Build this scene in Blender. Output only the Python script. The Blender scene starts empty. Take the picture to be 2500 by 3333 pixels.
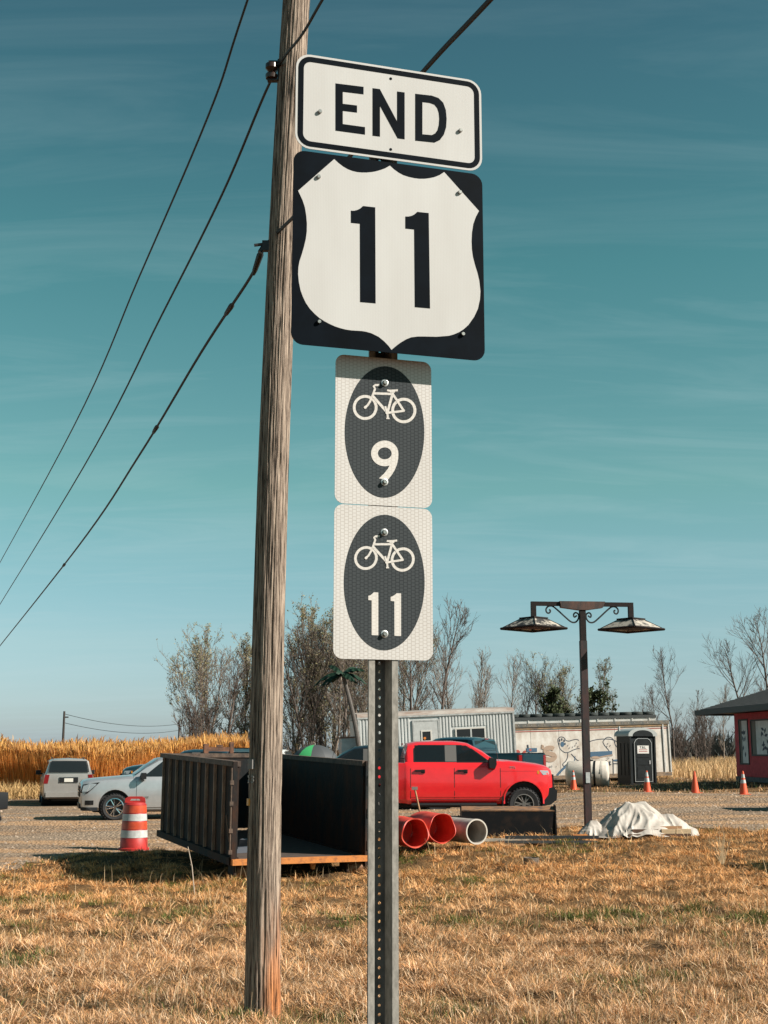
import bpy, bmesh, math, random
import numpy as np
from mathutils import Vector, Matrix

random.seed(7); rng = np.random.default_rng(7)
R = math.radians
scene = bpy.context.scene
col = scene.collection

# ------------------------------------------------------------------ camera
F = 4200.0                       # focal length in pixels of the 2500 x 3333 photograph
TH = math.atan(779.0 / F)        # camera looks up by this angle
CAMZ = 1.75
cam_d = bpy.data.cameras.new('camera'); cam = bpy.data.objects.new('camera', cam_d); col.objects.link(cam)
cam.location = (0, 0, CAMZ); cam.rotation_euler = (math.pi / 2 + TH, 0, 0)
cam_d.sensor_fit = 'VERTICAL'; cam_d.sensor_height = 36.0; cam_d.lens = F / 3333.0 * 36.0
cam_d.clip_start = 0.05; cam_d.clip_end = 6000
scene.camera = cam

# ------------------------------------------------------------------ sky, sun, exposure
SUN_AZ, SUN_EL = R(71), R(35)    # azimuth to the right of "behind the camera"
sdir = Vector((math.cos(SUN_EL) * math.sin(SUN_AZ), -math.cos(SUN_EL) * math.cos(SUN_AZ), math.sin(SUN_EL)))
world = bpy.data.worlds.new('World'); scene.world = world; world.use_nodes = True
nt = world.node_tree; nt.nodes.clear()
def wn(t, **k):
    n = nt.nodes.new(t)
    for a, b in k.items(): setattr(n, a, b)
    return n
def wmath(op, a, b=None, c=None):
    n = wn('ShaderNodeMath', operation=op)
    for i, v in enumerate((a, b, c)):
        if v is None: continue
        if isinstance(v, (int, float)): n.inputs[i].default_value = v
        else: nt.links.new(v, n.inputs[i])
    return n.outputs[0]
sky = wn('ShaderNodeTexSky', sky_type='NISHITA', sun_disc=False, sun_elevation=SUN_EL,
         sun_rotation=math.atan2(sdir.x, sdir.y), air_density=1.0, dust_density=0.6, ozone_density=1.0)
tc = wn('ShaderNodeTexCoord')
sep = wn('ShaderNodeSeparateXYZ'); nt.links.new(tc.outputs['Generated'], sep.inputs[0])
zc = wmath('MAXIMUM', sep.outputs[2], 0.0)
ramp = wn('ShaderNodeValToRGB'); nt.links.new(zc, ramp.inputs[0])
SKYTINT = [(0.0, (0.66, 0.82, 1.22)), (0.08, (0.75, 0.93, 0.98)), (0.2, (0.68, 1.06, 0.78)), (0.36, (0.47, 0.98, 0.69)), (0.53, (0.40, 0.76, 0.60)), (1.0, (0.34, 0.58, 0.49))]
cr = ramp.color_ramp
while len(cr.elements) < len(SKYTINT): cr.elements.new(0.5)
for e, (p, c) in zip(cr.elements, SKYTINT): e.position = p; e.color = (*c, 1)
mul = wn('ShaderNodeMix', data_type='RGBA', blend_type='MULTIPLY'); mul.inputs[0].default_value = 1.0
nt.links.new(sky.outputs[0], mul.inputs[6]); nt.links.new(ramp.outputs[0], mul.inputs[7])
# thin cirrus: a stretched noise on a flat sheet high overhead
zz = wmath('ADD', zc, 0.16)
cx = wmath('DIVIDE', sep.outputs[0], zz); cy = wmath('DIVIDE', sep.outputs[1], zz)
comb = wn('ShaderNodeCombineXYZ'); nt.links.new(cx, comb.inputs[0]); nt.links.new(cy, comb.inputs[1])
mp = wn('ShaderNodeMapping'); mp.inputs['Rotation'].default_value = (0, 0, R(-28)); mp.inputs['Scale'].default_value = (0.8, 3.6, 1)
nt.links.new(comb.outputs[0], mp.inputs[0])
ns = wn('ShaderNodeTexNoise'); ns.inputs['Scale'].default_value = 1.3; ns.inputs['Detail'].default_value = 9; ns.inputs['Roughness'].default_value = 0.62
ns.inputs['Distortion'].default_value = 0.9
nt.links.new(mp.outputs[0], ns.inputs[0])
cl = wn('ShaderNodeMapRange'); cl.inputs[1].default_value = 0.46; cl.inputs[2].default_value = 0.85; cl.inputs[3].default_value = 0; cl.inputs[4].default_value = 0.36
nt.links.new(ns.outputs[0], cl.inputs[0])
mixc = wn('ShaderNodeMix', data_type='RGBA'); clf = wmath('MULTIPLY', cl.outputs[0], wmath('SUBTRACT', 1.05, wmath('MULTIPLY', zc, 1.35)))
clf = wmath('MAXIMUM', clf, 0.0); nt.links.new(clf, mixc.inputs[0]); nt.links.new(mul.outputs[2], mixc.inputs[6])
mixc.inputs[7].default_value = (4.6, 6.0, 6.2, 1)
bg = wn('ShaderNodeBackground'); bg.inputs[1].default_value = 0.061
nt.links.new(mixc.outputs[2], bg.inputs[0])
wo = wn('ShaderNodeOutputWorld'); nt.links.new(bg.outputs[0], wo.inputs[0])

sun_d = bpy.data.lights.new('sun', 'SUN'); sun_d.energy = 5.0; sun_d.angle = R(0.5); sun_d.color = (1.0, 0.92, 0.82)
sun = bpy.data.objects.new('sun', sun_d); col.objects.link(sun)
sun.rotation_euler = sdir.to_track_quat('Z', 'Y').to_euler(); sun.location = (20, -5, 30)
vs = scene.view_settings
vs.view_transform = 'Standard'; vs.look = 'None'; vs.exposure = 0.88; vs.gamma = 1.0; vs.use_curve_mapping = False
scene.render.engine = 'CYCLES'
try:
    scene.cycles.use_denoising = True
    scene.cycles.max_bounces = 6; scene.cycles.transparent_max_bounces = 12
except Exception: pass

# ------------------------------------------------------------------ helpers
def at(px, py, Y):
    "world point on the sight line of photograph pixel (px, py) at distance Y ahead"
    u = (px - 1250.0) / F; v = (1666.5 - py) / F
    t = Y / (math.cos(TH) - v * math.sin(TH))
    return Vector((u * t, Y, CAMZ + (math.sin(TH) + v * math.cos(TH)) * t))

CTRL = np.array([(-1, 10.6, -.29), (0, 3.8, -.12), (0, 0, 0), (4, 11, -.25), (-4, 11, -.30), (0, 16, -.3), (6, 16, -.25), (-6, 16, -.3),
    (-5.8, 30.6, -.51), (-8, 29.3, -.50), (-7, 25.5, -.47), (-5.6, 23.3, -.53), (-3.9, 21.6, -.48), (-2.4, 22.4, -.40), (-4.8, 27.6, -.36), (0, 23, -.34), (5, 21, -.18), (1.5, 25.5, -.12), (2, 33.6, .0), (-8.4, 40.3, -.28), (-13, 53.4, -.4),
    (10.6, 55.5, .38), (10.1, 42.7, .42), (13.4, 48, .66), (5.3, 27.7, -.02), (5, 31.5, .03), (10.2, 36, .18), (8, 29, .05), (0, 45, 0.0), (-1, 52, .05),
    (6, 58, .4), (12, 60, .55), (20, 45, .7), (-20, 35, -.3), (-30, 70, -.4), (0, 75, .1), (25, 75, .75), (40, 60, .75), (-40, 60, -.4), (0, 130, .2), (60, 130, .8), (-60, 130, -.3),
    (-7, 21, -.46), (-12, 25, -.48), (-10, 33, -.47)])
def gz(X, Y):
    X = np.asarray(X, float); Y = np.asarray(Y, float)
    num = np.zeros(np.broadcast(X, Y).shape); den = num.copy()
    for a, b, c in CTRL:
        w = 1.0 / ((X - a) ** 2 + (Y - b) ** 2 + 1.2) ** 1.6
        num = num + w * c; den = den + w
    return num / den
def g(X, Y): return float(gz(X, Y))
def onground(px, Y, dz=0.0):
    X = (px - 1250.0) / 4271.0 * Y
    return Vector((X, Y, g(X, Y) + dz))

class MB:
    def __init__(self): self.v = []; self.f = []
    def add(self, vs_, fs):
        o = len(self.v); self.v += [tuple(p) for p in vs_]; self.f += [tuple(i + o for i in f) for f in fs]; return self
    def box(self, x0, x1, y0, y1, z0, z1):
        return self.add([(x0, y0, z0), (x1, y0, z0), (x1, y1, z0), (x0, y1, z0), (x0, y0, z1), (x1, y0, z1), (x1, y1, z1), (x0, y1, z1)],
                        [(0, 3, 2, 1), (4, 5, 6, 7), (0, 1, 5, 4), (1, 2, 6, 5), (2, 3, 7, 6), (3, 0, 4, 7)])
    def cbox(self, c, s): return self.box(c[0] - s[0] / 2, c[0] + s[0] / 2, c[1] - s[1] / 2, c[1] + s[1] / 2, c[2] - s[2] / 2, c[2] + s[2] / 2)
    def tube(self, pts, rad, n=8, cap=True):
        pts = [Vector(p) for p in pts]
        if not hasattr(rad, '__len__'): rad = [rad] * len(pts)
        rings = []; ref = None
        for i, p in enumerate(pts):
            d = (pts[min(i + 1, len(pts) - 1)] - pts[max(i - 1, 0)])
            d = d.normalized() if d.length > 1e-9 else Vector((0, 0, 1))
            if ref is None: ref = Vector((1, 0, 0)) if abs(d.x) < .9 else Vector((0, 1, 0))
            a = (ref - d * ref.dot(d)).normalized(); b = d.cross(a); ref = a
            rings.append([p + (a * math.cos(2 * math.pi * k / n) + b * math.sin(2 * math.pi * k / n)) * rad[i] for k in range(n)])
        vs_ = [q for r in rings for q in r]; fs = []
        for i in range(len(rings) - 1):
            for k in range(n):
                k2 = (k + 1) % n; fs.append((i * n + k, i * n + k2, (i + 1) * n + k2, (i + 1) * n + k))
        if cap: fs.append(tuple(range(n - 1, -1, -1))); fs.append(tuple((len(rings) - 1) * n + k for k in range(n)))
        return self.add(vs_, fs)
    def lathe(self, prof, n=24, axis='z', c=(0, 0, 0), closed=False, cap=True):
        "prof: list of (r, h)"
        vs_ = []; fs = []; m = len(prof)
        for r, h in prof:
            for k in range(n):
                t = 2 * math.pi * k / n; a, b = r * math.cos(t), r * math.sin(t)
                p = (a, b, h) if axis == 'z' else ((a, h, b) if axis == 'y' else (h, a, b))
                vs_.append((p[0] + c[0], p[1] + c[1], p[2] + c[2]))
        for i in range(m if closed else m - 1):
            j = (i + 1) % m
            for k in range(n):
                k2 = (k + 1) % n; fs.append((i * n + k, i * n + k2, j * n + k2, j * n + k))
        if not closed and cap:
            if prof[0][0] > 1e-5: fs.append(tuple(range(n - 1, -1, -1)))
            if prof[-1][0] > 1e-5: fs.append(tuple((m - 1) * n + k for k in range(n)))
        return self.add(vs_, fs)
    def prism(self, outline, fr, to):
        "outline of (a, b); fr / to map (a, b) to 3-D for the two faces"
        n = len(outline)
        return self.add([fr(a, b) for a, b in outline] + [to(a, b) for a, b in outline],
                        [tuple(range(n)), tuple(range(2 * n - 1, n - 1, -1))] + [(i, i + n, (i + 1) % n + n, (i + 1) % n) for i in range(n)])
    def strip(self, A, B, fr, to, closed=True):
        "solid band between two outlines with equal point counts"
        n = len(A); P = [fr(*p) for p in A] + [fr(*p) for p in B] + [to(*p) for p in A] + [to(*p) for p in B]; fs = []
        for i in range(n if closed else n - 1):
            j = (i + 1) % n
            fs += [(i, j, n + j, n + i), (2 * n + i, 3 * n + i, 3 * n + j, 2 * n + j), (i, 2 * n + i, 2 * n + j, j), (n + i, n + j, 3 * n + j, 3 * n + i)]
        if not closed: fs += [(0, n, 3 * n, 2 * n), (n - 1, 3 * n - 1, 4 * n - 1, 2 * n - 1)]
        return self.add(P, fs)
    def move(self, M):
        M = M if isinstance(M, Matrix) else Matrix.Translation(M)
        self.v = [tuple(M @ Vector(p)) for p in self.v]; return self
    def build(self, name, mat, parent=None, smooth=False, angle=35, normals=True):
        me = bpy.data.meshes.new(name); me.from_pydata(self.v, [], self.f); me.update()
        if normals:
            bm = bmesh.new(); bm.from_mesh(me); bmesh.ops.recalc_face_normals(bm, faces=bm.faces); bm.to_mesh(me); bm.free()
        return link(name, me, mat, parent, smooth, angle)
def link(name, me, mat, parent=None, smooth=False, angle=35):
    if smooth:
        me.polygons.foreach_set('use_smooth', [True] * len(me.polygons))
        if angle: me.set_sharp_from_angle(angle=R(angle))
    if mat is not None and len(me.materials) == 0: me.materials.append(mat)
    o = bpy.data.objects.new(name, me); col.objects.link(o)
    if parent is not None: o.parent = parent
    return o
def thing(name, label, cat, loc=(0, 0, 0), rz=0.0, group=None, rx=0.0, ry=0.0, scale=1.0):
    o = bpy.data.objects.new(name, None); col.objects.link(o); o.empty_display_size = .2
    o.location = loc; o.rotation_euler = (rx, ry, rz); o.scale = (scale,) * 3
    o['label'] = label; o['category'] = cat
    if group: o['group'] = group
    return o
def tag(o, label, cat, group=None):
    o['label'] = label; o['category'] = cat
    if group: o['group'] = group
    return o
def copy_tree(o, parent=None):
    c = o.copy(); col.objects.link(c); c.parent = parent
    for ch in o.children: copy_tree(ch, c)
    return c
def copy_thing(o, label, loc, rz=0.0, scale=1.0, group=None):
    c = copy_tree(o); c.location = loc; c.rotation_euler = (0, 0, rz); c.scale = (scale,) * 3 if not hasattr(scale, '__len__') else scale
    c['label'] = label
    if group: c['group'] = group
    return c
def text_mesh(s, size, extrude=.001, bold=0.0):
    cu = bpy.data.curves.new('t', 'FONT'); cu.body = s; cu.size = size; cu.extrude = extrude; cu.align_x = 'CENTER'; cu.align_y = 'CENTER'; cu.offset = bold; cu.resolution_u = 3
    o = bpy.data.objects.new('t', cu); col.objects.link(o)
    dg = bpy.context.evaluated_depsgraph_get(); me = bpy.data.meshes.new_from_object(o.evaluated_get(dg))
    bpy.data.objects.remove(o); bpy.data.curves.remove(cu)
    return me
def text(name, s, size, mat, parent, M, bold=0.0, extrude=.001):
    me = text_mesh(s, size, extrude, bold); me.name = name; me.materials.clear(); me.transform(M)
    return link(name, me, mat, parent)
UP = Matrix(((1, 0, 0, 0), (0, 0, -1, 0), (0, 1, 0, 0), (0, 0, 0, 1)))   # xy text -> faces -y

# ------------------------------------------------------------------ materials
def mat(name, color, rough=.7, metal=0.0, var=.0, vscale=6.0, color2=None, bump=0.0, bscale=40.0, stretch=(1, 1, 1), spec=.5, coat=0.0, thr=(.35, .65), detail=5, emit=None):
    color = tuple(c * .8 for c in color); color2 = tuple(c * .8 for c in color2) if color2 else None
    m = bpy.data.materials.new(name); m.use_nodes = True; n = m.node_tree; b = n.nodes['Principled BSDF']
    b.inputs['Roughness'].default_value = rough; b.inputs['Metallic'].default_value = metal; b.inputs['Specular IOR Level'].default_value = spec
    b.inputs['Coat Weight'].default_value = coat; b.inputs['Coat Roughness'].default_value = .06
    b.inputs['Base Color'].default_value = (*color, 1)
    if var or color2 or bump:
        tcn = n.nodes.new('ShaderNodeTexCoord'); mpn = n.nodes.new('ShaderNodeMapping'); mpn.inputs['Scale'].default_value = stretch
        n.links.new(tcn.outputs['Object'], mpn.inputs[0])
    if var or color2:
        no = n.nodes.new('ShaderNodeTexNoise'); no.inputs['Scale'].default_value = vscale; no.inputs['Detail'].default_value = detail; no.inputs['Roughness'].default_value = .65
        n.links.new(mpn.outputs[0], no.inputs[0])
        rp = n.nodes.new('ShaderNodeValToRGB'); n.links.new(no.outputs[0], rp.inputs[0])
        c2 = color2 if color2 else tuple(c * (1 - var) for c in color)
        c1 = color if color2 else tuple(min(1, c * (1 + var)) for c in color)
        rp.color_ramp.elements[0].position, rp.color_ramp.elements[1].position = thr
        rp.color_ramp.elements[0].color = (*c2, 1); rp.color_ramp.elements[1].color = (*c1, 1)
        n.links.new(rp.outputs[0], b.inputs['Base Color'])
    if bump:
        nb = n.nodes.new('ShaderNodeTexNoise'); nb.inputs['Scale'].default_value = bscale; nb.inputs['Detail'].default_value = 4
        n.links.new(mpn.outputs[0], nb.inputs[0]); bp = n.nodes.new('ShaderNodeBump'); bp.inputs['Strength'].default_value = bump; bp.inputs['Distance'].default_value = .02
        n.links.new(nb.outputs[0], bp.inputs['Height']); n.links.new(bp.outputs[0], b.inputs['Normal'])
    if emit: b.inputs['Emission Color'].default_value = (*emit, 1); b.inputs['Emission Strength'].default_value = 1
    return m
def attr_mat(name, rough=.8, trans=.25, spec=.2):
    m = bpy.data.materials.new(name); m.use_nodes = True; n = m.node_tree; b = n.nodes['Principled BSDF']
    a = n.nodes.new('ShaderNodeAttribute'); a.attribute_name = 'Col'; n.links.new(a.outputs[0], b.inputs['Base Color'])
    b.inputs['Roughness'].default_value = rough; b.inputs['Specular IOR Level'].default_value = spec
    if trans:
        t = n.nodes.new('ShaderNodeBsdfTranslucent'); n.links.new(a.outputs[0], t.inputs[0])
        mx = n.nodes.new('ShaderNodeMixShader'); mx.inputs[0].default_value = trans
        n.links.new(b.outputs[0], mx.inputs[1]); n.links.new(t.outputs[0], mx.inputs[2]); n.links.new(mx.outputs[0], n.nodes['Material Output'].inputs[0])
    return m
def glass(name, tint=(.02, .03, .035), alpha=.75, rough=.03):
    m = bpy.data.materials.new(name); m.use_nodes = True; n = m.node_tree; b = n.nodes['Principled BSDF']
    b.inputs['Base Color'].default_value = (*tint, 1); b.inputs['Roughness'].default_value = rough; b.inputs['Specular IOR Level'].default_value = .35; b.inputs['Alpha'].default_value = alpha
    return m
def sheeting(name, base, dark, scale, amt, rough=.45):
    "retroreflective sheeting: fine honeycomb cells with darker cell walls, faint streaks of grime"
    m = bpy.data.materials.new(name); m.use_nodes = True; n = m.node_tree; b = n.nodes['Principled BSDF']; L = n.links
    t = n.nodes.new('ShaderNodeTexCoord'); mp_ = n.nodes.new('ShaderNodeMapping'); mp_.inputs['Scale'].default_value = (scale, scale, scale); L.new(t.outputs['Object'], mp_.inputs[0])
    sx = n.nodes.new('ShaderNodeSeparateXYZ'); L.new(mp_.outputs[0], sx.inputs[0]); cb = n.nodes.new('ShaderNodeCombineXYZ'); L.new(sx.outputs[2], cb.inputs[0]); L.new(sx.outputs[0], cb.inputs[1])
    br = n.nodes.new('ShaderNodeTexBrick'); br.inputs['Scale'].default_value = 1; br.inputs['Brick Width'].default_value = .9; br.inputs['Row Height'].default_value = 1.0; br.inputs['Mortar Size'].default_value = .17; br.inputs['Mortar Smooth'].default_value = 1.0; br.offset = .5
    L.new(cb.outputs[0], br.inputs[0])
    mr = n.nodes.new('ShaderNodeMapRange'); mr.inputs[1].default_value = .0; mr.inputs[2].default_value = 1.0; mr.inputs[3].default_value = 0; mr.inputs[4].default_value = amt; L.new(br.outputs['Fac'], mr.inputs[0])
    m2 = n.nodes.new('ShaderNodeMapping'); m2.inputs['Scale'].default_value = (9, 9, 2.2); L.new(t.outputs['Object'], m2.inputs[0])
    no = n.nodes.new('ShaderNodeTexNoise'); no.inputs['Scale'].default_value = 1; no.inputs['Detail'].default_value = 5; L.new(m2.outputs[0], no.inputs[0])
    m3 = n.nodes.new('ShaderNodeMapRange'); m3.inputs[1].default_value = .35; m3.inputs[2].default_value = .75; m3.inputs[3].default_value = 0; m3.inputs[4].default_value = .22; L.new(no.outputs[0], m3.inputs[0])
    a = n.nodes.new('ShaderNodeMath'); a.operation = 'ADD'; a.use_clamp = True; L.new(mr.outputs[0], a.inputs[0]); L.new(m3.outputs[0], a.inputs[1])
    mx = n.nodes.new('ShaderNodeMix'); mx.data_type = 'RGBA'; mx.inputs[6].default_value = (*base, 1); mx.inputs[7].default_value = (*dark, 1); L.new(a.outputs[0], mx.inputs[0])
    L.new(mx.outputs[2], b.inputs['Base Color']); b.inputs['Roughness'].default_value = rough; b.inputs['Specular IOR Level'].default_value = .15
    return m

M = {}
M['sign_white'] = sheeting('sign_white', (.50, .495, .485), (.31, .285, .26), 200, .33)
M['sign_bike'] = sheeting('sign_bike', (.55, .53, .51), (.24, .20, .17), 82, .42)
M['sign_bike_mark'] = sheeting('sign_bike_mark', (.60, .57, .535), (.28, .24, .21), 82, .3)
M['sign_oval'] = sheeting('sign_oval', (.045, .052, .056), (.012, .015, .018), 82, .75, .7)
M['sign_black'] = mat('sign_black', (.002, .0045, .008), rough=.6, var=.3, vscale=9, spec=.04)
M['alu'] = mat('alu', (.55, .55, .54), rough=.4, metal=.8, var=.15, vscale=30)
M['bolt'] = mat('bolt', (.45, .43, .40), rough=.35, metal=.9, var=.3, vscale=200)
M['galv'] = mat('galv', (.31, .29, .26), rough=.75, metal=.0, var=.25, vscale=60, stretch=(1, 1, .5), bump=.06, bscale=200, spec=.15)
M['black_metal'] = mat('black_metal', (.02, .02, .022), rough=.5)
M['rubber'] = mat('rubber', (.018, .018, .02), rough=.85, bump=.3, bscale=60)
M['black_plastic'] = mat('black_plastic', (.014, .015, .017), rough=.5, spec=.25)
M['chrome'] = mat('chrome', (.75, .76, .78), rough=.15, metal=1)
M['glass'] = glass('glass', (.01, .014, .016), alpha=.88)
M['glass_clear'] = glass('glass_clear', (.05, .07, .08), .5)
M['wire'] = mat('wire', (.012, .014, .016), rough=.6)
M['yellow'] = mat('yellow', (.75, .33, .03), rough=.5)

# ------------------------------------------------------------------ ground
def ground_material():
    m = bpy.data.materials.new('dry_turf_soil'); m.use_nodes = True; n = m.node_tree; b = n.nodes['Principled BSDF']; L = n.links
    t = n.nodes.new('ShaderNodeTexCoord')
    def noise(s, d=6, r=.6):
        x = n.nodes.new('ShaderNodeTexNoise'); x.inputs['Scale'].default_value = s; x.inputs['Detail'].default_value = d; x.inputs['Roughness'].default_value = r; L.new(t.outputs['Object'], x.inputs[0]); return x
    a = noise(2.2); rp = n.nodes.new('ShaderNodeValToRGB'); L.new(a.outputs[0], rp.inputs[0])
    e = rp.color_ramp.elements; e[0].position = .32; e[0].color = (.03, .021, .013, 1); e[1].position = .66; e[1].color = (.26, .155, .075, 1)
    c = noise(22, 5); r2 = n.nodes.new('ShaderNodeValToRGB'); L.new(c.outputs[0], r2.inputs[0])
    r2.color_ramp.elements[0].position = .3; r2.color_ramp.elements[0].color = (.35, .33, .3, 1); r2.color_ramp.elements[1].position = .7; r2.color_ramp.elements[1].color = (1.25, 1.2, 1.1, 1)
    mx = n.nodes.new('ShaderNodeMix'); mx.data_type = 'RGBA'; mx.blend_type = 'MULTIPLY'; mx.inputs[0].default_value = 1; L.new(rp.outputs[0], mx.inputs[6]); L.new(r2.outputs[0], mx.inputs[7])
    L.new(mx.outputs[2], b.inputs['Base Color']); b.inputs['Roughness'].default_value = .95; b.inputs['Specular IOR Level'].default_value = .1
    bp = n.nodes.new('ShaderNodeBump'); bp.inputs['Strength'].default_value = .8; bp.inputs['Distance'].default_value = .05; L.new(c.outputs[0], bp.inputs['Height']); L.new(bp.outputs[0], b.inputs['Normal'])
    return m
def gravel_material():
    m = bpy.data.materials.new('gravel'); m.use_nodes = True; n = m.node_tree; b = n.nodes['Principled BSDF']; L = n.links
    t = n.nodes.new('ShaderNodeTexCoord')
    v = n.nodes.new('ShaderNodeTexVoronoi'); v.inputs['Scale'].default_value = 14; L.new(t.outputs['Object'], v.inputs[0])
    r1 = n.nodes.new('ShaderNodeValToRGB'); L.new(v.outputs['Color'], r1.inputs[0])
    r1.color_ramp.elements[0].position = .15; r1.color_ramp.elements[0].color = (.06, .045, .033, 1); r1.color_ramp.elements[1].position = .85; r1.color_ramp.elements[1].color = (.34, .25, .17, 1)
    a = n.nodes.new('ShaderNodeTexNoise'); a.inputs['Scale'].default_value = .35; a.inputs['Detail'].default_value = 5
    mp_ = n.nodes.new('ShaderNodeMapping'); mp_.inputs['Scale'].default_value = (.5, 2.2, 1); L.new(t.outputs['Object'], mp_.inputs[0]); L.new(mp_.outputs[0], a.inputs[0])
    r2 = n.nodes.new('ShaderNodeValToRGB'); L.new(a.outputs[0], r2.inputs[0])
    r2.color_ramp.elements.new(.5).color = (.21, .145, .098, 1); e = r2.color_ramp.elements; e[0].position = .40; e[0].color = (.46, .27, .14, 1); e[2].position = .60; e[2].color = (.30, .225, .16, 1)
    mx = n.nodes.new('ShaderNodeMix'); mx.data_type = 'RGBA'; mx.inputs[0].default_value = .55; L.new(r1.outputs[0], mx.inputs[6]); L.new(r2.outputs[0], mx.inputs[7])
    L.new(mx.outputs[2], b.inputs['Base Color']); b.inputs['Roughness'].default_value = .95; b.inputs['Specular IOR Level'].default_value = .15
    bp = n.nodes.new('ShaderNodeBump'); bp.inputs['Strength'].default_value = .9; bp.inputs['Distance'].default_value = .05; L.new(v.outputs['Distance'], bp.inputs['Height']); L.new(bp.outputs[0], b.inputs['Normal'])
    return m
def grid_mesh(name, xs, ys, zfun):
    Xg, Yg = np.meshgrid(xs, ys); Zg = zfun(Xg, Yg)
    nv = Xg.size; me = bpy.data.meshes.new(name)
    w, h = len(xs), len(ys); i = np.arange(w * h).reshape(h, w)
    q = np.stack([i[:-1, :-1], i[:-1, 1:], i[1:, 1:], i[1:, :-1]], -1).reshape(-1, 4)
    me.vertices.add(nv); me.vertices.foreach_set('co', np.stack([Xg, Yg, Zg], -1).astype('f').ravel())
    me.loops.add(q.size); me.loops.foreach_set('vertex_index', q.ravel().astype('i'))
    me.polygons.add(len(q)); me.polygons.foreach_set('loop_start', np.arange(0, q.size, 4, dtype='i')); me.polygons.foreach_set('use_smooth', np.ones(len(q), bool))
    me.update(calc_edges=True); return me
def lump(X, Y):
    return .055 * np.sin(X * 2.1 + 1.3 * np.sin(Y * 1.7)) * np.sin(Y * 2.6 + .8 * np.sin(X * 1.9)) + .04 * np.sin(X * 5.3 + Y * 3.1) * np.sin(Y * 6.1 - X * 1.2)
xs = np.concatenate([[-2500, -900, -400, -200, -120, -80, -50, -40, -30, -24, -18], np.arange(-13, 13.01, .2), [18, 24, 30, 40, 50, 80, 120, 200, 400, 900, 2500]])
ys = np.concatenate([[-300, -80, -20], np.arange(-4, 32, .25), np.arange(32, 90.01, 1.0), [100, 120, 150, 200, 300, 500, 900, 1600, 4000]])
GRAVEL = [(-16, 23.4), (-10, 24.2), (-7.7, 24.9), (-6.9, 26.4), (-5.8, 28.6), (-4.0, 31.2), (0, 31.0), (4, 30.4), (6.2, 29.8), (8, 28.9), (12, 28.6), (34, 28), (34, 41), (12, 42.6), (9, 43.4), (7.5, 46), (4, 50), (-3, 57), (-10, 58.3), (-40, 58.3), (-40, 20)]
def sdist(X, Y):
    "signed distance to the gravel outline, positive inside, ragged"
    P = np.array(GRAVEL); Q = np.roll(P, -1, 0); d = np.full(X.shape, 1e9); ins = np.zeros(X.shape, bool)
    for (ax, ay), (bx, by) in zip(P, Q):
        dx, dy = bx - ax, by - ay; t = np.clip(((X - ax) * dx + (Y - ay) * dy) / (dx * dx + dy * dy), 0, 1)
        d = np.minimum(d, np.hypot(X - ax - t * dx, Y - ay - t * dy))
        with np.errstate(divide='ignore', invalid='ignore'):
            ins ^= ((ay > Y) != (by > Y)) & (X < (bx - ax) * (Y - ay) / (by - ay + 1e-12) + ax)
    n = .28 * np.sin(1.3 * X + 2 * np.sin(.7 * Y)) + .2 * np.sin(3.1 * Y + 1.1 * X) + .13 * np.sin(6.7 * X - 2.3 * Y)
    return np.where(ins, d, -d) + n
def soft_gravel(X, Y): return np.clip(sdist(X, Y) / 1.2, 0, 1)
def ground_z(X, Y):
    near = (np.abs(X) < 13.5) & (Y < 32.5) & (Y > -5)
    return gz(X, Y) + np.where(near, lump(X, Y) * (1 - soft_gravel(X, Y)), 0) - .004
ground_me = grid_mesh('ground', xs, ys, ground_z)
ground = link('ground', ground_me, ground_material()); ground['kind'] = 'structure'
def build_gravel():
    gx = np.arange(-40, 34.01, .45); gy = np.arange(16, 59.01, .45)
    X, Y = np.meshgrid(gx, gy); S = sdist(X, Y); Zv = ground_z(X, Y) + .024
    vid = {}; V = []; Fc = []
    def vert(k, p):
        if k not in vid: vid[k] = len(V); V.append(p)
        return vid[k]
    H, W = X.shape
    for j in range(H - 1):
        for i in range(W - 1):
            c = [(j, i), (j, i + 1), (j + 1, i + 1), (j + 1, i)]; s = [S[a] for a in c]
            if max(s) <= 0: continue
            poly = []
            for a in range(4):
                b = (a + 1) % 4; A, B = c[a], c[b]
                if s[a] > 0: poly.append(vert(A, (X[A], Y[A], Zv[A])))
                if (s[a] > 0) != (s[b] > 0):
                    t = s[a] / (s[a] - s[b]); k = ('e',) + (A + B if A < B else B + A)
                    poly.append(vert(k, (X[A] + t * (X[B] - X[A]), Y[A] + t * (Y[B] - Y[A]), Zv[A] + t * (Zv[B] - Zv[A]) - .006)))
            if len(poly) >= 3: Fc.append(poly)
    me = bpy.data.meshes.new('gravel_lot'); me.from_pydata(V, [], Fc); me.update()
    o = link('gravel_lot', me, gravel_material(), smooth=True, angle=0); o['kind'] = 'structure'
build_gravel()

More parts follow.
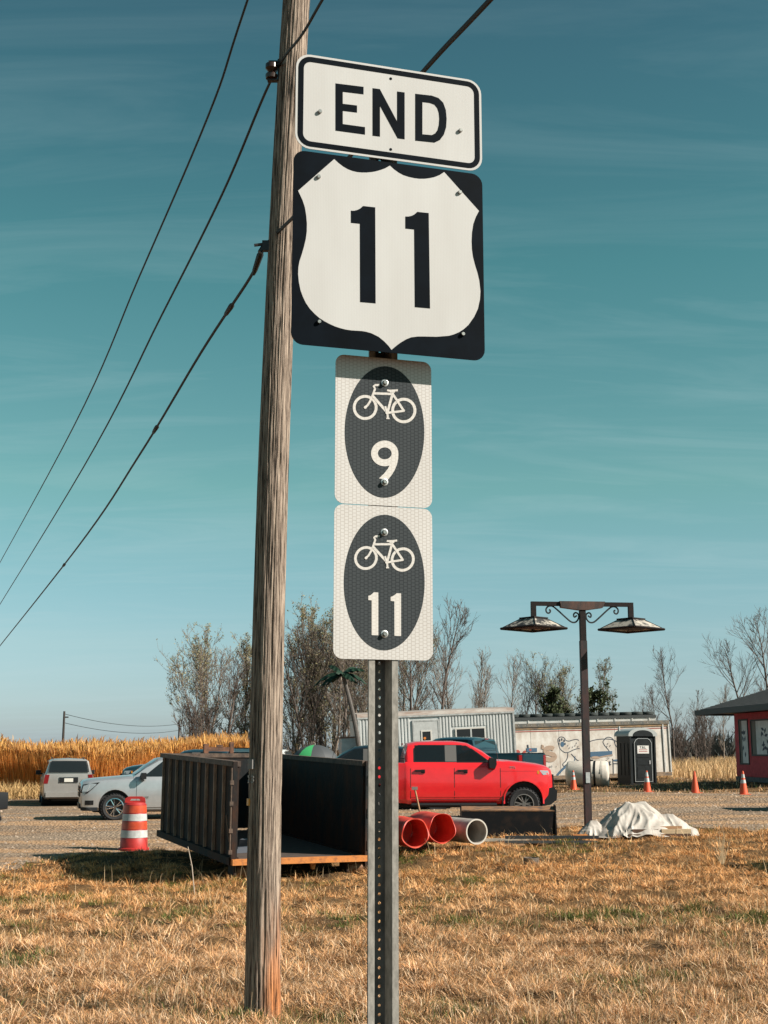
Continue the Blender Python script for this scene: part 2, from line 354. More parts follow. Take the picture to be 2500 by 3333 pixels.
# ------------------------------------------------------------------ blades (grass, reeds) as one mesh each
def blade_mesh(name, base, hgt, wid, lean_dir, lean, colr, mat_, bend=.5):
    "base (n,3), hgt, wid, lean_dir (angle), lean (radians from upright), colr (n,3)"
    n = len(base); face = rng.uniform(0, math.pi, n)
    d = np.stack([np.cos(lean_dir) * np.sin(lean), np.sin(lean_dir) * np.sin(lean), np.cos(lean)], -1)
    l2 = np.minimum(lean + bend * rng.uniform(.3, 1.4, n), 1.75)
    d2 = np.stack([np.cos(lean_dir) * np.sin(l2), np.sin(lean_dir) * np.sin(l2), np.cos(l2)], -1)
    s = np.stack([np.cos(face), np.sin(face), np.zeros(n)], -1) * (wid / 2)[:, None]
    m1 = base + d * (hgt * .55)[:, None]; tip = m1 + d2 * (hgt * .45)[:, None]
    V = np.stack([base - s, base + s, m1 + s * .8, m1 - s * .8, tip], 1).reshape(-1, 3)
    o = np.arange(n)[:, None] * 5
    loops = np.concatenate([o + np.array([0, 1, 2, 3]), o + np.array([3, 2, 4])], 1).ravel()
    starts = (np.arange(n)[:, None] * 7 + np.array([0, 4])).ravel()
    me = bpy.data.meshes.new(name); me.vertices.add(len(V)); me.vertices.foreach_set('co', V.astype('f').ravel())
    me.loops.add(len(loops)); me.loops.foreach_set('vertex_index', loops.astype('i'))
    me.polygons.add(len(starts)); me.polygons.foreach_set('loop_start', starts.astype('i')); me.update(calc_edges=True)
    ca = me.color_attributes.new('Col', 'FLOAT_COLOR', 'POINT'); C = np.ones((n, 5, 4), 'f'); C[:, :, :3] = colr[:, None, :] * .88
    ca.data.foreach_set('color', C.ravel())
    o_ = link(name, me, mat_); o_['kind'] = 'stuff'; return o_
def vnoise(X, Y, s, seed=0):
    "smooth value noise, 0..1"
    r = np.random.default_rng(seed); T = r.random((64, 64)); x = X * s; y = Y * s
    i = np.floor(x).astype(int); j = np.floor(y).astype(int); u = x - i; v = y - j; u = u * u * (3 - 2 * u); v = v * v * (3 - 2 * v)
    a = T[i % 64, j % 64]; b = T[(i + 1) % 64, j % 64]; c = T[i % 64, (j + 1) % 64]; d = T[(i + 1) % 64, (j + 1) % 64]
    return a * (1 - u) * (1 - v) + b * u * (1 - v) + c * (1 - u) * v + d * u * v
M['grass'] = attr_mat('grass', trans=.18)
STRAW = np.array([(.93, .60, .36), (.86, .48, .24), (.98, .73, .49), (.70, .39, .18), (.30, .17, .085), (.92, .52, .24)])
GREEN = np.array([(.10, .15, .035), (.14, .18, .05), (.07, .11, .03), (.18, .20, .06)])
def make_grass():
    nt_ = 13000
    Y = 8.6 * (31.0 / 8.6) ** rng.random(nt_); half = .325 * Y + 1.6; X = rng.uniform(-1, 1, nt_) * half
    sd = sdist(X, Y); keep = (sd < .25) & (rng.random(nt_) < np.where(sd > -.5, .45, 1)); X, Y = X[keep], Y[keep]
    nb = 46; n = len(X) * nb; T_ = lambda a: np.repeat(a, nb)
    cx_, cy_ = T_(X), T_(Y); R_ = T_(rng.uniform(.05, .19, len(X)) * (1 + .01 * (Y - 9))); ang = rng.uniform(0, 2 * math.pi, n); q = np.sqrt(rng.random(n))
    bx = cx_ + np.cos(ang) * R_ * q; by = cy_ + np.sin(ang) * R_ * q
    dx_, dy_ = bx + 2.63, by - 22.5; lx = dx_ * .932 + dy_ * .363; ly = -dx_ * .363 + dy_ * .932; under = (lx > -.15) & (lx < 2.6) & (ly > -.35) & (ly < 6.3)
    bz = ground_z(bx, by) - .01
    matted = vnoise(bx, by, .9, 3); gm = vnoise(bx, by, .55, 5) * .6 + vnoise(bx, by, 1.9, 6) * .4
    patch = vnoise(X, Y, .75, 61) * .55 + vnoise(X, Y, 1.7, 62) * .45
    mop = T_(rng.random(len(X)) < np.clip((patch - .28) * 3.2, .06, .92))                       # dead tussocks: drooping mops of thatch; the rest short standing grass
    dirn = T_(rng.uniform(0, 6.28, len(X)))
    ld = np.where(mop, np.where(rng.random(n) < .6, ang, dirn + rng.normal(0, .6, n)), ang + rng.normal(0, 1, n))
    lean = np.where(mop, .35 + .95 * q + rng.normal(0, .18, n), rng.uniform(.05, .75, n)).clip(0, 1.5)
    th_ = T_(rng.uniform(.45, 1.7, len(X)))
    h = np.where(mop, rng.uniform(.07, .17, n), rng.uniform(.035, .10, n)) * th_ * np.where(under, .25, 1)
    w = rng.uniform(.003, .0062, n) * (1 + .045 * (by - 9).clip(0))
    colr = STRAW[rng.integers(0, len(STRAW), n)] * rng.uniform(.8, 1.15, n)[:, None] * T_(rng.uniform(.78, 1.22, len(X)))[:, None]
    gm = gm + np.clip((-bx - .5) * .03, -.06, .05) + np.clip((15 - by) * .01, -.06, .05)
    green = (rng.random(n) < np.clip((gm - .44) * 3.6, .04, .85)) & ~mop
    dark = T_(rng.random(len(X)) < .25); colr[dark & ~mop] *= .32; colr[dark & mop] *= .55; colr[~mop] *= .88
    colr[green] = GREEN[rng.integers(0, 4, green.sum())] * rng.uniform(.6, 1.2, green.sum())[:, None]
    colr *= 1 + np.clip((by - 13) / 9, 0, 1)[:, None] * np.array((.06, -.08, -.30))
    blade_mesh('dry_grass', np.stack([bx, by, bz], -1), h, w, ld, lean, colr, M['grass'], .75)
    # sparse tall standing stems
    n = 1500; Y = 9 * (30 / 9) ** rng.random(n); X = rng.uniform(-1, 1, n) * (.325 * Y + 1.5); k = sdist(X, Y) < 0; X, Y = X[k], Y[k]; n = len(X)
    blade_mesh('grass_stems', np.stack([X, Y, ground_z(X, Y)], -1), rng.uniform(.18, .42, n), rng.uniform(.003, .006, n) * (1 + .04 * (Y - 9).clip(0)), rng.uniform(0, 6.3, n), rng.uniform(0, .5, n),
               np.array((.62, .45, .27)) * rng.uniform(.6, 1.2, n)[:, None], M['grass'], .4)
make_grass()
def strip_grass(name, n, sampler, hr, wr, cols, lean=(0, .4), bend=.5):
    X, Y = sampler(n); n = len(X)
    c = cols[rng.integers(0, len(cols), n)] * rng.uniform(.7, 1.2, n)[:, None]
    return blade_mesh(name, np.stack([X, Y, gz(X, Y) - .02], -1), rng.uniform(*hr, n), rng.uniform(*wr, n), rng.uniform(0, 6.3, n), rng.uniform(*lean, n), c, M['grass'], bend)
# weeds on the far verge between the gravel and the trailers, and in the gap by the reeds
def verge(n):
    X = rng.uniform(-24, 26, n); Y = rng.uniform(41, 60, n); s = sdist(X, Y); k = (s < .1) & (vnoise(X, Y, .5, 12) > .3); return X[k], Y[k]
strip_grass('verge_grass', 34000, verge, (.05, .17), (.012, .028), np.vstack([STRAW * .8, GREEN[:1]]), (0, 1.0))
def creep(n):
    Y = 19 * (44 / 19) ** rng.random(n); X = rng.uniform(-1, 1, n) * (.32 * Y + 1.5); s_ = sdist(X, Y); k = (s_ > -.3) & (rng.random(n) < np.exp(-np.abs(s_) * 1.3)) & (vnoise(X, Y, .8, 77) > .42); return X[k], Y[k]
strip_grass('gravel_edge_weeds', 30000, creep, (.05, .16), (.008, .018), np.vstack([STRAW * .8, GREEN[:2]]), (.1, 1.1))
def field(n):
    Y = 61 * (190 / 61) ** rng.random(n); X = rng.uniform(-.02, .42, n) * Y; return X, Y
strip_grass('field_grass', 70000, field, (.35, 1.0), (.014, .036), np.array([(.78, .52, .27), (.66, .42, .20), (.84, .60, .34), (.48, .29, .14)]), (0, .45))
# reed bed on the left
def reeds():
    n = 100000; X = rng.uniform(-30, -6.2, n); Y = 60.5 + 14 * rng.random(n) ** 2 + .8 * np.sin(X * .6)
    k = (X < -6.3 - (Y - 60) * .1); X, Y = X[k], Y[k]; n = len(X); z = gz(X, Y) - .05
    hv = 2.12 + .55 * (vnoise(X, Y, .35, 21) - .5) + .3 * (vnoise(X, Y, 1.1, 22) - .5) + .02 + (Y - 60) * .012
    h = hv * rng.uniform(.82, 1.1, n); c = np.array([(.98, .47, .13), (.92, .41, .10), (1.0, .56, .20), (.76, .34, .09), (.96, .44, .11)])[rng.integers(0, 5, n)] * rng.uniform(.65, 1.15, n)[:, None]
    M['reed'] = attr_mat('reed', trans=.5)
    blade_mesh('reed_bed', np.stack([X, Y, z], -1), h, rng.uniform(.012, .027, n), rng.uniform(0, 6.3, n), rng.uniform(0, .13, n), c, M['reed'], .2)
    k = rng.random(n) < .35; X, Y, z, h = X[k], Y[k], z[k], h[k]; n = len(X)
    c = np.array([(.90, .54, .20), (.66, .36, .13), (.34, .17, .07), (.86, .48, .14)])[rng.integers(0, 4, n)]
    blade_mesh('reed_plumes', np.stack([X, Y, z + h * rng.uniform(.82, .97, n)], -1), rng.uniform(.2, .42, n), rng.uniform(.03, .075, n), rng.uniform(0, 6.3, n), rng.uniform(0, .35, n), c, M['reed'], .6)
    n = 9000; X = rng.uniform(-30, -8, n); Y = rng.uniform(58.6, 61, n)
    blade_mesh('reed_fringe_grass', np.stack([X, Y, gz(X, Y)], -1), rng.uniform(.3, .9, n), rng.uniform(.02, .04, n), rng.uniform(0, 6.3, n), rng.uniform(0, .6, n),
               np.array((.66, .44, .2)) * rng.uniform(.7, 1.15, n)[:, None], M['grass'], .5)
reeds()
# loose stones on the gravel
def stones():
    n = 26000; Y = 19 * (48 / 19) ** rng.random(n); X = rng.uniform(-1, 1, n) * (.32 * Y + 1.5); k = sdist(X, Y) > .05; X, Y = X[k], Y[k]; n = len(X)
    s = rng.uniform(.010, .022, n) * rng.choice([1, 1, 1, 1.6, 2.6], n) * (1 + (Y - 19) * .012); Z = ground_z(X, Y) + .012
    oc = np.array([(1, 0, 0), (-.4, .9, 0), (-.5, -.8, 0), (0, 0, .75)]); a = rng.uniform(0, 6.3, n); ca, sa = np.cos(a), np.sin(a)
    V = np.empty((n, 4, 3))
    jit = rng.uniform(.7, 1.3, (n, 4))
    V[:, :, 0] = X[:, None] + (oc[:, 0] * ca[:, None] - oc[:, 1] * sa[:, None]) * s[:, None] * jit
    V[:, :, 1] = Y[:, None] + (oc[:, 0] * sa[:, None] + oc[:, 1] * ca[:, None]) * s[:, None] * jit
    V[:, :, 2] = Z[:, None] + oc[:, 2] * s[:, None] * jit
    o = np.arange(n)[:, None] * 4; loops = (o[:, :, None] + np.array([[0, 1, 3], [1, 2, 3], [2, 0, 3]])[None]).ravel()
    me = bpy.data.meshes.new('gravel_stones'); me.vertices.add(n * 4); me.vertices.foreach_set('co', V.astype('f').ravel())
    me.loops.add(len(loops)); me.loops.foreach_set('vertex_index', loops.astype('i')); me.polygons.add(n * 3); me.polygons.foreach_set('loop_start', np.arange(0, n * 9, 3, dtype='i')); me.update(calc_edges=True)
    ca_ = me.color_attributes.new('Col', 'FLOAT_COLOR', 'POINT'); C = np.ones((n, 4, 4), 'f'); C[:, :, :3] = (np.array((.27, .21, .16)) * rng.uniform(.35, 1.6, n)[:, None])[:, None]
    ca_.data.foreach_set('color', C.ravel())
    o_ = link('gravel_stones', me, attr_mat('stone', trans=0)); o_['kind'] = 'stuff'
stones()

# ------------------------------------------------------------------ utility pole
def wood_pole_material():
    m = bpy.data.materials.new('weathered_pole'); m.use_nodes = True; n = m.node_tree; b = n.nodes['Principled BSDF']; L = n.links
    t = n.nodes.new('ShaderNodeTexCoord')
    def noise(sc, d=6, r=.6, s=1.0):
        p = n.nodes.new('ShaderNodeMapping'); p.inputs['Scale'].default_value = sc; L.new(t.outputs['Object'], p.inputs[0])
        x = n.nodes.new('ShaderNodeTexNoise'); x.inputs['Scale'].default_value = s; x.inputs['Detail'].default_value = d; x.inputs['Roughness'].default_value = r; L.new(p.outputs[0], x.inputs[0]); return x
    a = noise((85, 85, 2.6), 7, .72)
    rp = n.nodes.new('ShaderNodeValToRGB'); L.new(a.outputs[0], rp.inputs[0]); e = rp.color_ramp.elements
    e[0].position = .395; e[0].color = (.010, .008, .007, 1); e[1].position = .64; e[1].color = (.45, .36, .285, 1)
    x = rp.color_ramp.elements.new(.475); x.color = (.19, .145, .115, 1)
    # orange stain low on the side of the butt
    st = noise((7, 7, 1.3), 5); sp = n.nodes.new('ShaderNodeSeparateXYZ'); L.new(t.outputs['Object'], sp.inputs[0])
    def mr(src, a0, a1, o0=0., o1=1.):
        q = n.nodes.new('ShaderNodeMapRange'); q.inputs[1].default_value = a0; q.inputs[2].default_value = a1; q.inputs[3].default_value = o0; q.inputs[4].default_value = o1; L.new(src, q.inputs[0]); return q.outputs[0]
    def mm(op, p, q):
        z = n.nodes.new('ShaderNodeMath'); z.operation = op; z.use_clamp = True; L.new(p, z.inputs[0]); L.new(q, z.inputs[1]); return z.outputs[0]
    mask = mm('MULTIPLY', mm('MULTIPLY', mr(sp.outputs[2], 1.15, .25), mr(sp.outputs[0], -.02, .08)), mr(st.outputs[0], .38, .58))
    mx = n.nodes.new('ShaderNodeMix'); mx.data_type = 'RGBA'; mx.blend_type = 'MULTIPLY'; L.new(mask, mx.inputs[0]); L.new(rp.outputs[0], mx.inputs[6]); mx.inputs[7].default_value = (1.4, .72, .36, 1)
    L.new(mx.outputs[2], b.inputs['Base Color']); b.inputs['Roughness'].default_value = .9; b.inputs['Specular IOR Level'].default_value = .15
    bp = n.nodes.new('ShaderNodeBump'); bp.inputs['Strength'].default_value = .9; bp.inputs['Distance'].default_value = .012; L.new(a.outputs[0], bp.inputs['Height']); L.new(bp.outputs[0], b.inputs['Normal'])
    return m
PX, PY = -.955, 10.6; PZ = -.33
_pp = [at(px, py, PY) for px, py in ((853, 3300), (862, 2760), (872, 2212), (881, 1650), (900, 1356), (922, 700), (966, 0))]
_pf = np.polyfit([q.z for q in _pp], [q.x for q in _pp], 2)
def pole_c(z): return Vector((float(np.polyval(_pf, z)), PY, z))
def pole_r(z): return .136 - .0017 * (z - PZ) + .012 * math.exp(-(z - PZ) * 2.5)
def make_pole():
    t = thing('utility_pole', 'weathered grey wooden utility pole standing just left of the route signs', 'utility pole', (PX, PY, PZ))
    na, nz = 150, 420; zs = np.linspace(-.3, 11.2, nz); th = np.arange(na) / na * 2 * math.pi
    T, Z = np.meshgrid(th, zs)
    r = np.array([pole_r(z + PZ) for z in zs])[:, None] * np.ones_like(T)
    gv = vnoise(T * 19 + .6 * np.sin(Z * 1.1 + T * 3), Z * 1.3, 1.0, 31); g2 = vnoise(T * 34 + .3 * np.sin(Z * 2.3), Z * 1.6 + 7, 1.0, 32)
    r = r - .010 * np.clip((gv - .62) * 7, 0, 1) - .005 * np.clip((g2 - .6) * 5, 0, 1) + .004 * (vnoise(T * 1.5, Z * .5, 1.0, 33) - .5)
    V = np.stack([np.polyval(_pf, Z + PZ) - PX + r * np.cos(T), r * np.sin(T), Z], -1).reshape(-1, 3)
    i = np.arange(nz * na).reshape(nz, na); j = np.roll(i, -1, 1)
    q = np.stack([i[:-1], j[:-1], j[1:], i[1:]], -1).reshape(-1, 4)
    me = bpy.data.meshes.new('shaft'); me.from_pydata(V.tolist(), [], q.tolist() + [list(range((nz - 1) * na, nz * na))]); me.update()
    link('shaft', me, wood_pole_material(), t, smooth=True, angle=0)
    def loc(z, ang, out=0.0):
        rr = pole_r(z) + out; c = pole_c(z); return Vector((c.x - PX + rr * math.cos(ang), rr * math.sin(ang), z - PZ))
    # fixtures on the left face
    A = math.pi + .22
    z1 = at(880, 235, PY).z
    p = loc(z1, A, .06)
    m = MB(); m.lathe([(.012, -.09), (.05, -.085), (.055, -.05), (.03, -.02), (.055, .01), (.055, .05), (.012, .06)], 14, c=p); m.build('insulator_spool', mat('brown_glaze', (.05, .025, .018), .25), t, smooth=True)
    m = MB(); m.cbox(loc(z1 + .075, A, .03), (.12, .05, .014)); m.cbox(loc(z1 - .10, A, .03), (.12, .05, .014)); m.cbox(loc(z1, A, -.002), (.014, .05, .2)); m.build('clevis_bracket', M['black_metal'], t)
    z2 = at(860, 806, PY).z
    m = MB(); m.tube([loc(z2 + .03, A, -.02), loc(z2 + .0, A, .12)], .014, 8); m.tube([loc(z2 + .06, A - .3, -.01), loc(z2 - .02, A, .05), loc(z2 - .06, A, .07)], .02, 8)
    m.cbox(loc(z2, A, .02), (.06, .05, .09)); m.build('cable_clamp', M['black_metal'], t)
    z3 = at(818, 2487, PY).z; pl = mat('grey_cover', (.23, .21, .2), .7)
    B = math.pi + .62
    def patch(z, ang, w, h, th_, name, mt):
        m = MB(); c = loc(z, ang, .0); m.box(-w / 2, w / 2, -th_, .012, -h / 2, h / 2); m.move(Matrix.Translation(c) @ Matrix.Rotation(ang + math.pi / 2, 4, 'Z')); return m.build(name, mt, t)
    patch(z3, B, .075, .075, .012, 'cover_plate', pl)
    zt = at(810, 2610, PY).z; patch(zt, math.pi + .36, .055, .055, .01, 'yellow_tag', M['yellow'])
    zn = at(815, 2537, PY).z; nm = mat('tin_digits', (.3, .28, .26), .5, .6)
    for k, d in enumerate('23'):
        ang = B + (.22 if k else -.22); text('digit', d, .085, nm, t, Matrix.Translation(loc(zn, ang, .006)) @ Matrix.Rotation(ang + math.pi / 2, 4, 'Z') @ UP, bold=.002, extrude=.002)
    return t
make_pole()
K = 12.1 / 33.4
def on_line(px, py):
    u = (px - 1250) / F; v = (1666.5 - py) / F; dy = math.cos(TH) - v * math.sin(TH)
    t = (PX + K * PY) / (u + K * dy); return Vector((u * t, dy * t, CAMZ + (math.sin(TH) + v * math.cos(TH)) * t))
def wire(pts, r, label, knots=()):
    P = [on_line(*p) for p in pts]; a = P[0] + (P[0] - P[1]) * 3.0; b = P[-1] + (P[-1] - P[-2]) * .35
    P = [a] + P + [b]
    out = []
    for i in range(1, len(P) - 2):                    # Catmull-Rom through the points
        for s in range(8):
            t = s / 8; p0, p1, p2, p3 = P[i - 1], P[i], P[i + 1], P[i + 2]
            out.append(.5 * (2 * p1 + (p2 - p0) * t + (2 * p0 - 5 * p1 + 4 * p2 - p3) * t * t + (3 * p1 - p0 - 3 * p2 + p3) * t ** 3))
    out = [a] + out + [P[-2], b]
    m = MB(); m.tube(out, r, 6)
    for k in knots:
        q = out[k]; d = (out[k + 1] - out[k - 1]).normalized(); m.tube([q - d * .16, q - d * .1, q + d * .1, q + d * .16], [r, r * 2.0, r * 1.6, r], 6)
    return tag(m.build('overhead_wire', M['wire'], smooth=True), label, 'wire', 'overhead wires')
wire([(806, 0), (678, 377), (452, 904), (241, 1386), (0, 1831)], .0125, 'topmost thin overhead wire at left, passing clear of the wooden pole')
wire([(1049, 0), (985, 110), (882, 262), (723, 633), (527, 1025), (271, 1522), (0, 1967)], .013, 'overhead wire tied to the spool insulator high on the wooden pole')
wire([(1595, 0), (1382, 228), (1050, 610), (865, 800), (814, 904), (656, 1145), (452, 1484), (249, 1786), (0, 2102)], .0155, 'thick lashed overhead cable clamped to the wooden pole behind the shield sign', (30, 37, 47, 58))

# ------------------------------------------------------------------ route signs on their post
PHI = R(16.7); SP = Vector((-.002, 3.815, 0)); GAP = .066; GAPB = .005
rv = Vector((math.cos(PHI), math.sin(PHI), 0)); nv = Vector((math.sin(PHI), -math.cos(PHI), 0))
def on_sign(px, py, gap):
    u = (px - 1250) / F; v = (1666.5 - py) / F
    d = Vector((u, math.cos(TH) - v * math.sin(TH), math.sin(TH) + v * math.cos(TH))); o = Vector((0, 0, CAMZ)); c = SP + nv * gap
    t = (c - o).dot(nv) / d.dot(nv); p = o + d * t; return ((p - SP).dot(rv), p.z)
SIGNROT = PHI; GZP = g(SP.x, SP.y)
def sroot(name, label, cat, z): return thing(name, label, cat, (SP.x, SP.y, z), PHI)
def make_post():
    t = sroot('sign_post', 'galvanized steel channel post with punched holes carrying the route signs', 'post', GZP)
    zt = on_sign(1265, 300, GAP)[1] - GZP; zb = -.35
    m = MB(); th_ = .0035
    for s in (-1, 1):
        prof = [(s * .045, -.002), (s * .045, 0.0035), (s * .0295, .0035), (s * .0195, .0415), (s * .0155, .0415), (s * .0262, -.002)]
        m.prism(prof, lambda a, b: (a, b, zb), lambda a, b: (a, b, zt))
        m.prism([(s * .045, -.002), (s * .0435, .009), (s * .041, .009), (s * .042, -.002)], lambda a, b: (a, b + .0045, zb), lambda a, b: (a, b + .0045, zt))
    m.build('flange', M['galv'], t)
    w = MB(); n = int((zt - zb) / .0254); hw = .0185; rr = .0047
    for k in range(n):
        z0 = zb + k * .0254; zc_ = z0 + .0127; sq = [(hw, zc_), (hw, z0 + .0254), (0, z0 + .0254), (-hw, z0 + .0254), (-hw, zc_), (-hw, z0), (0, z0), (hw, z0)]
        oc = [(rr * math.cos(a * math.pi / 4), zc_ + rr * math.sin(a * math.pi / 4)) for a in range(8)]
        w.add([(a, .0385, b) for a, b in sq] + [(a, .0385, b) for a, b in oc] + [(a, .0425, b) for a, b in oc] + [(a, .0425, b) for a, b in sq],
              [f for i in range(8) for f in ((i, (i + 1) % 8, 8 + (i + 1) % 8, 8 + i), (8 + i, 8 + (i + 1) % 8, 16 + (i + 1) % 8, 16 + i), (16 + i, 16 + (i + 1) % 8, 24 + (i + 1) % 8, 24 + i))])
    w.build('web', mat('zinc_shaded', (.12, .118, .115), rough=.8, var=.3, vscale=40, stretch=(1, 1, .3), spec=.1), t, normals=False)  # same zinc as the flanges, darkened to paint in the shade inside the channel
make_post()
def rrect(x0, x1, z0, z1, r, n=7):
    out = []
    for cx_, cz_, a0 in ((x1 - r, z1 - r, 0), (x0 + r, z1 - r, 90), (x0 + r, z0 + r, 180), (x1 - r, z0 + r, 270)):
        for k in range(n): a = R(a0 + 90 * k / (n - 1)); out.append((cx_ + r * math.cos(a), cz_ + r * math.sin(a)))
    return out
def sign_tools(root, gap, zoom):
    ox, oy, sc = zoom; z0 = root.location.z
    def loc(x, y): r_, z_ = on_sign(ox + x / sc, oy + y / sc, gap); return (r_, z_ - z0)
    def shape(name, pts, mt, lift=.0008, base=0.0):
        P = [loc(*p) for p in pts]; return MB().prism(P, lambda a, b: (a, -gap - lift, b), lambda a, b: (a, -gap - base, b)).build(name, mt, root)
    def ring(name, A, B, mt, lift=.0008):
        A = [loc(*p) for p in A]; B = [loc(*p) for p in B]; return MB().strip(A, B, lambda a, b: (a, -gap - lift, b), lambda a, b: (a, -gap, b)).build(name, mt, root)
    def bolt(x, y, r=.0065, ln=.008, washer=None):
        a, b = loc(x, y); m = MB(); m.lathe([(r, 0), (r, -ln + .002), (r * .8, -ln)], 8, 'y', (a, -gap - .0005, b)); o = m.build('bolt', M['bolt'], root, smooth=True)
        if washer: MB().lathe([(washer, 0), (washer, -.002), (r * .9, -.0035)], 16, 'y', (a, -gap - .0006, b)).build('washer', M['alu'], o, smooth=True)
    return loc, shape, ring, bolt
def plate(root, gap, x0, x1, z0, z1, r, mt, thick=.0025):
    o = rrect(x0, x1, z0, z1, r)
    MB().prism(o, lambda a, b: (a, -gap, b), lambda a, b: (a, -gap + thick, b)).build('plate', mt, root)
def rails(root, zs_, half, gap):
    for z in zs_:
        MB().box(-half, half, -gap + .003, -gap + .009, z - .02, z + .02).box(-.044, .044, -gap + .009, -.0025, z - .018, z + .018).build('mounting_rail', M['black_metal'], root)
# END plate
zT, zB = on_sign(900 + 852 / 2.304, 150 + 158 / 2.304, GAP)[1], on_sign(900 + 852 / 2.304, 150 + 852 / 2.304, GAP)[1]
t = sroot('end_sign', 'white rectangular END sign with black border at the top of the post', 'sign', zB)
h = zT - zB; xl, xr = -.301, .309; E_ = .0075; B_ = .017
plate(t, GAP, xl, xr, 0, h, .046, M['sign_white'])
oA = rrect(xl + E_, xr - E_, E_, h - E_, .040); oB = rrect(xl + E_ + B_, xr - E_ - B_, E_ + B_, h - E_ - B_, .024)
MB().strip(oA, oB, lambda a, b: (a, -GAP - .0008, b), lambda a, b: (a, -GAP, b)).build('border', M['sign_black'], t)
loc, shape, ring, bolt = sign_tools(t, GAP, (900, 150, 2.304))
shape('letter', [(443, 280), (653, 306), (653, 362), (497, 343), (497, 433), (604, 446), (604, 499), (497, 486), (497, 585), (664, 608), (664, 664), (443, 634)], M['sign_black'])
shape('letter', [(721, 316), (775, 323), (905, 567), (905, 341), (961, 348), (961, 699), (909, 692), (776, 447), (776, 679), (721, 672)], M['sign_black'])
ring('letter', [(1041, 358), (1165, 372), (1215, 390), (1250, 425), (1270, 480), (1276, 545), (1272, 610), (1255, 665), (1225, 705), (1185, 724), (1041, 709)],
     [(1094, 420), (1150, 427), (1185, 440), (1205, 465), (1217, 500), (1221, 545), (1218, 590), (1208, 630), (1190, 655), (1165, 668), (1094, 662)], M['sign_black'])
for p in ((325, 494), (1378, 635)): bolt(*p)
for p in ((857, 245), (857, 775)):
    a, b = loc(*p); MB().lathe([(.0045, 0), (.0045, -.0006)], 12, 'y', (a, -GAP - .0003, b)).build('punched_hole', M['sign_black'], t)
rails(t, (h * .5,), .25, GAP)
# route shield
zT, zB = on_sign(900 + 850 / 2.304, 480 + 112 / 2.304, GAP)[1], on_sign(900 + 850 / 2.304, 480 + 1538 / 2.304, GAP)[1]
t = sroot('route_shield_sign', 'square black sign with a white shield numbered 11 below the END sign', 'sign', zB); h = zT - zB
plate(t, GAP, -.305, .3085, 0, h, .036, M['sign_black'])
loc, shape, ring, bolt = sign_tools(t, GAP, (900, 480, 2.304))
SH = [(432, 88), (465, 118), (500, 145), (535, 165), (570, 178), (605, 186), (640, 189), (675, 189), (710, 186), (745, 180), (780, 170), (815, 157), (850, 137), (880, 165), (915, 190), (950, 209), (990, 222), (1030, 231), (1070, 236), (1110, 236), (1150, 231), (1185, 223), (1222, 208), (1257, 185), (1518, 477),
      (1494, 522), (1475, 575), (1465, 640), (1462, 700), (1464, 760), (1472, 820), (1487, 880), (1506, 940), (1520, 1000), (1529, 1080), (1525, 1140), (1510, 1210), (1482, 1270), (1440, 1330), (1405, 1362), (1370, 1385), (1330, 1402), (1290, 1413), (1200, 1420), (1110, 1418), (1060, 1418), (1010, 1424), (970, 1440), (930, 1464), (895, 1490), (862, 1518),
      (840, 1488), (805, 1452), (765, 1420), (710, 1393), (670, 1382), (640, 1377), (560, 1372), (520, 1366), (480, 1356), (440, 1343), (400, 1325), (360, 1304), (320, 1278), (285, 1247), (250, 1210), (220, 1166), (198, 1120), (180, 1070), (168, 1010), (162, 950), (164, 900), (172, 855), (190, 800), (206, 745), (220, 685), (227, 630), (228, 570), (223, 510), (213, 450), (195, 395), (162, 325)]
shape('shield', SH, M['sign_white'])
for D in ([(648, 440), (740, 450), (743, 1170), (627, 1160), (625, 573), (558, 566), (558, 475), (580, 476), (605, 470), (627, 459)], [(1055, 484), (1141, 493), (1151, 1208), (1037, 1198), (1032, 616), (966, 609), (966, 519), (988, 519), (1012, 514), (1034, 503)]):
    shape('digit', D, M['sign_black'], .0015, .0008)
for p in ((315, 222), (1373, 339), (318, 1310), (1396, 1402)): bolt(*p)
rails(t, (h * .86, h * .13), .25, GAP)
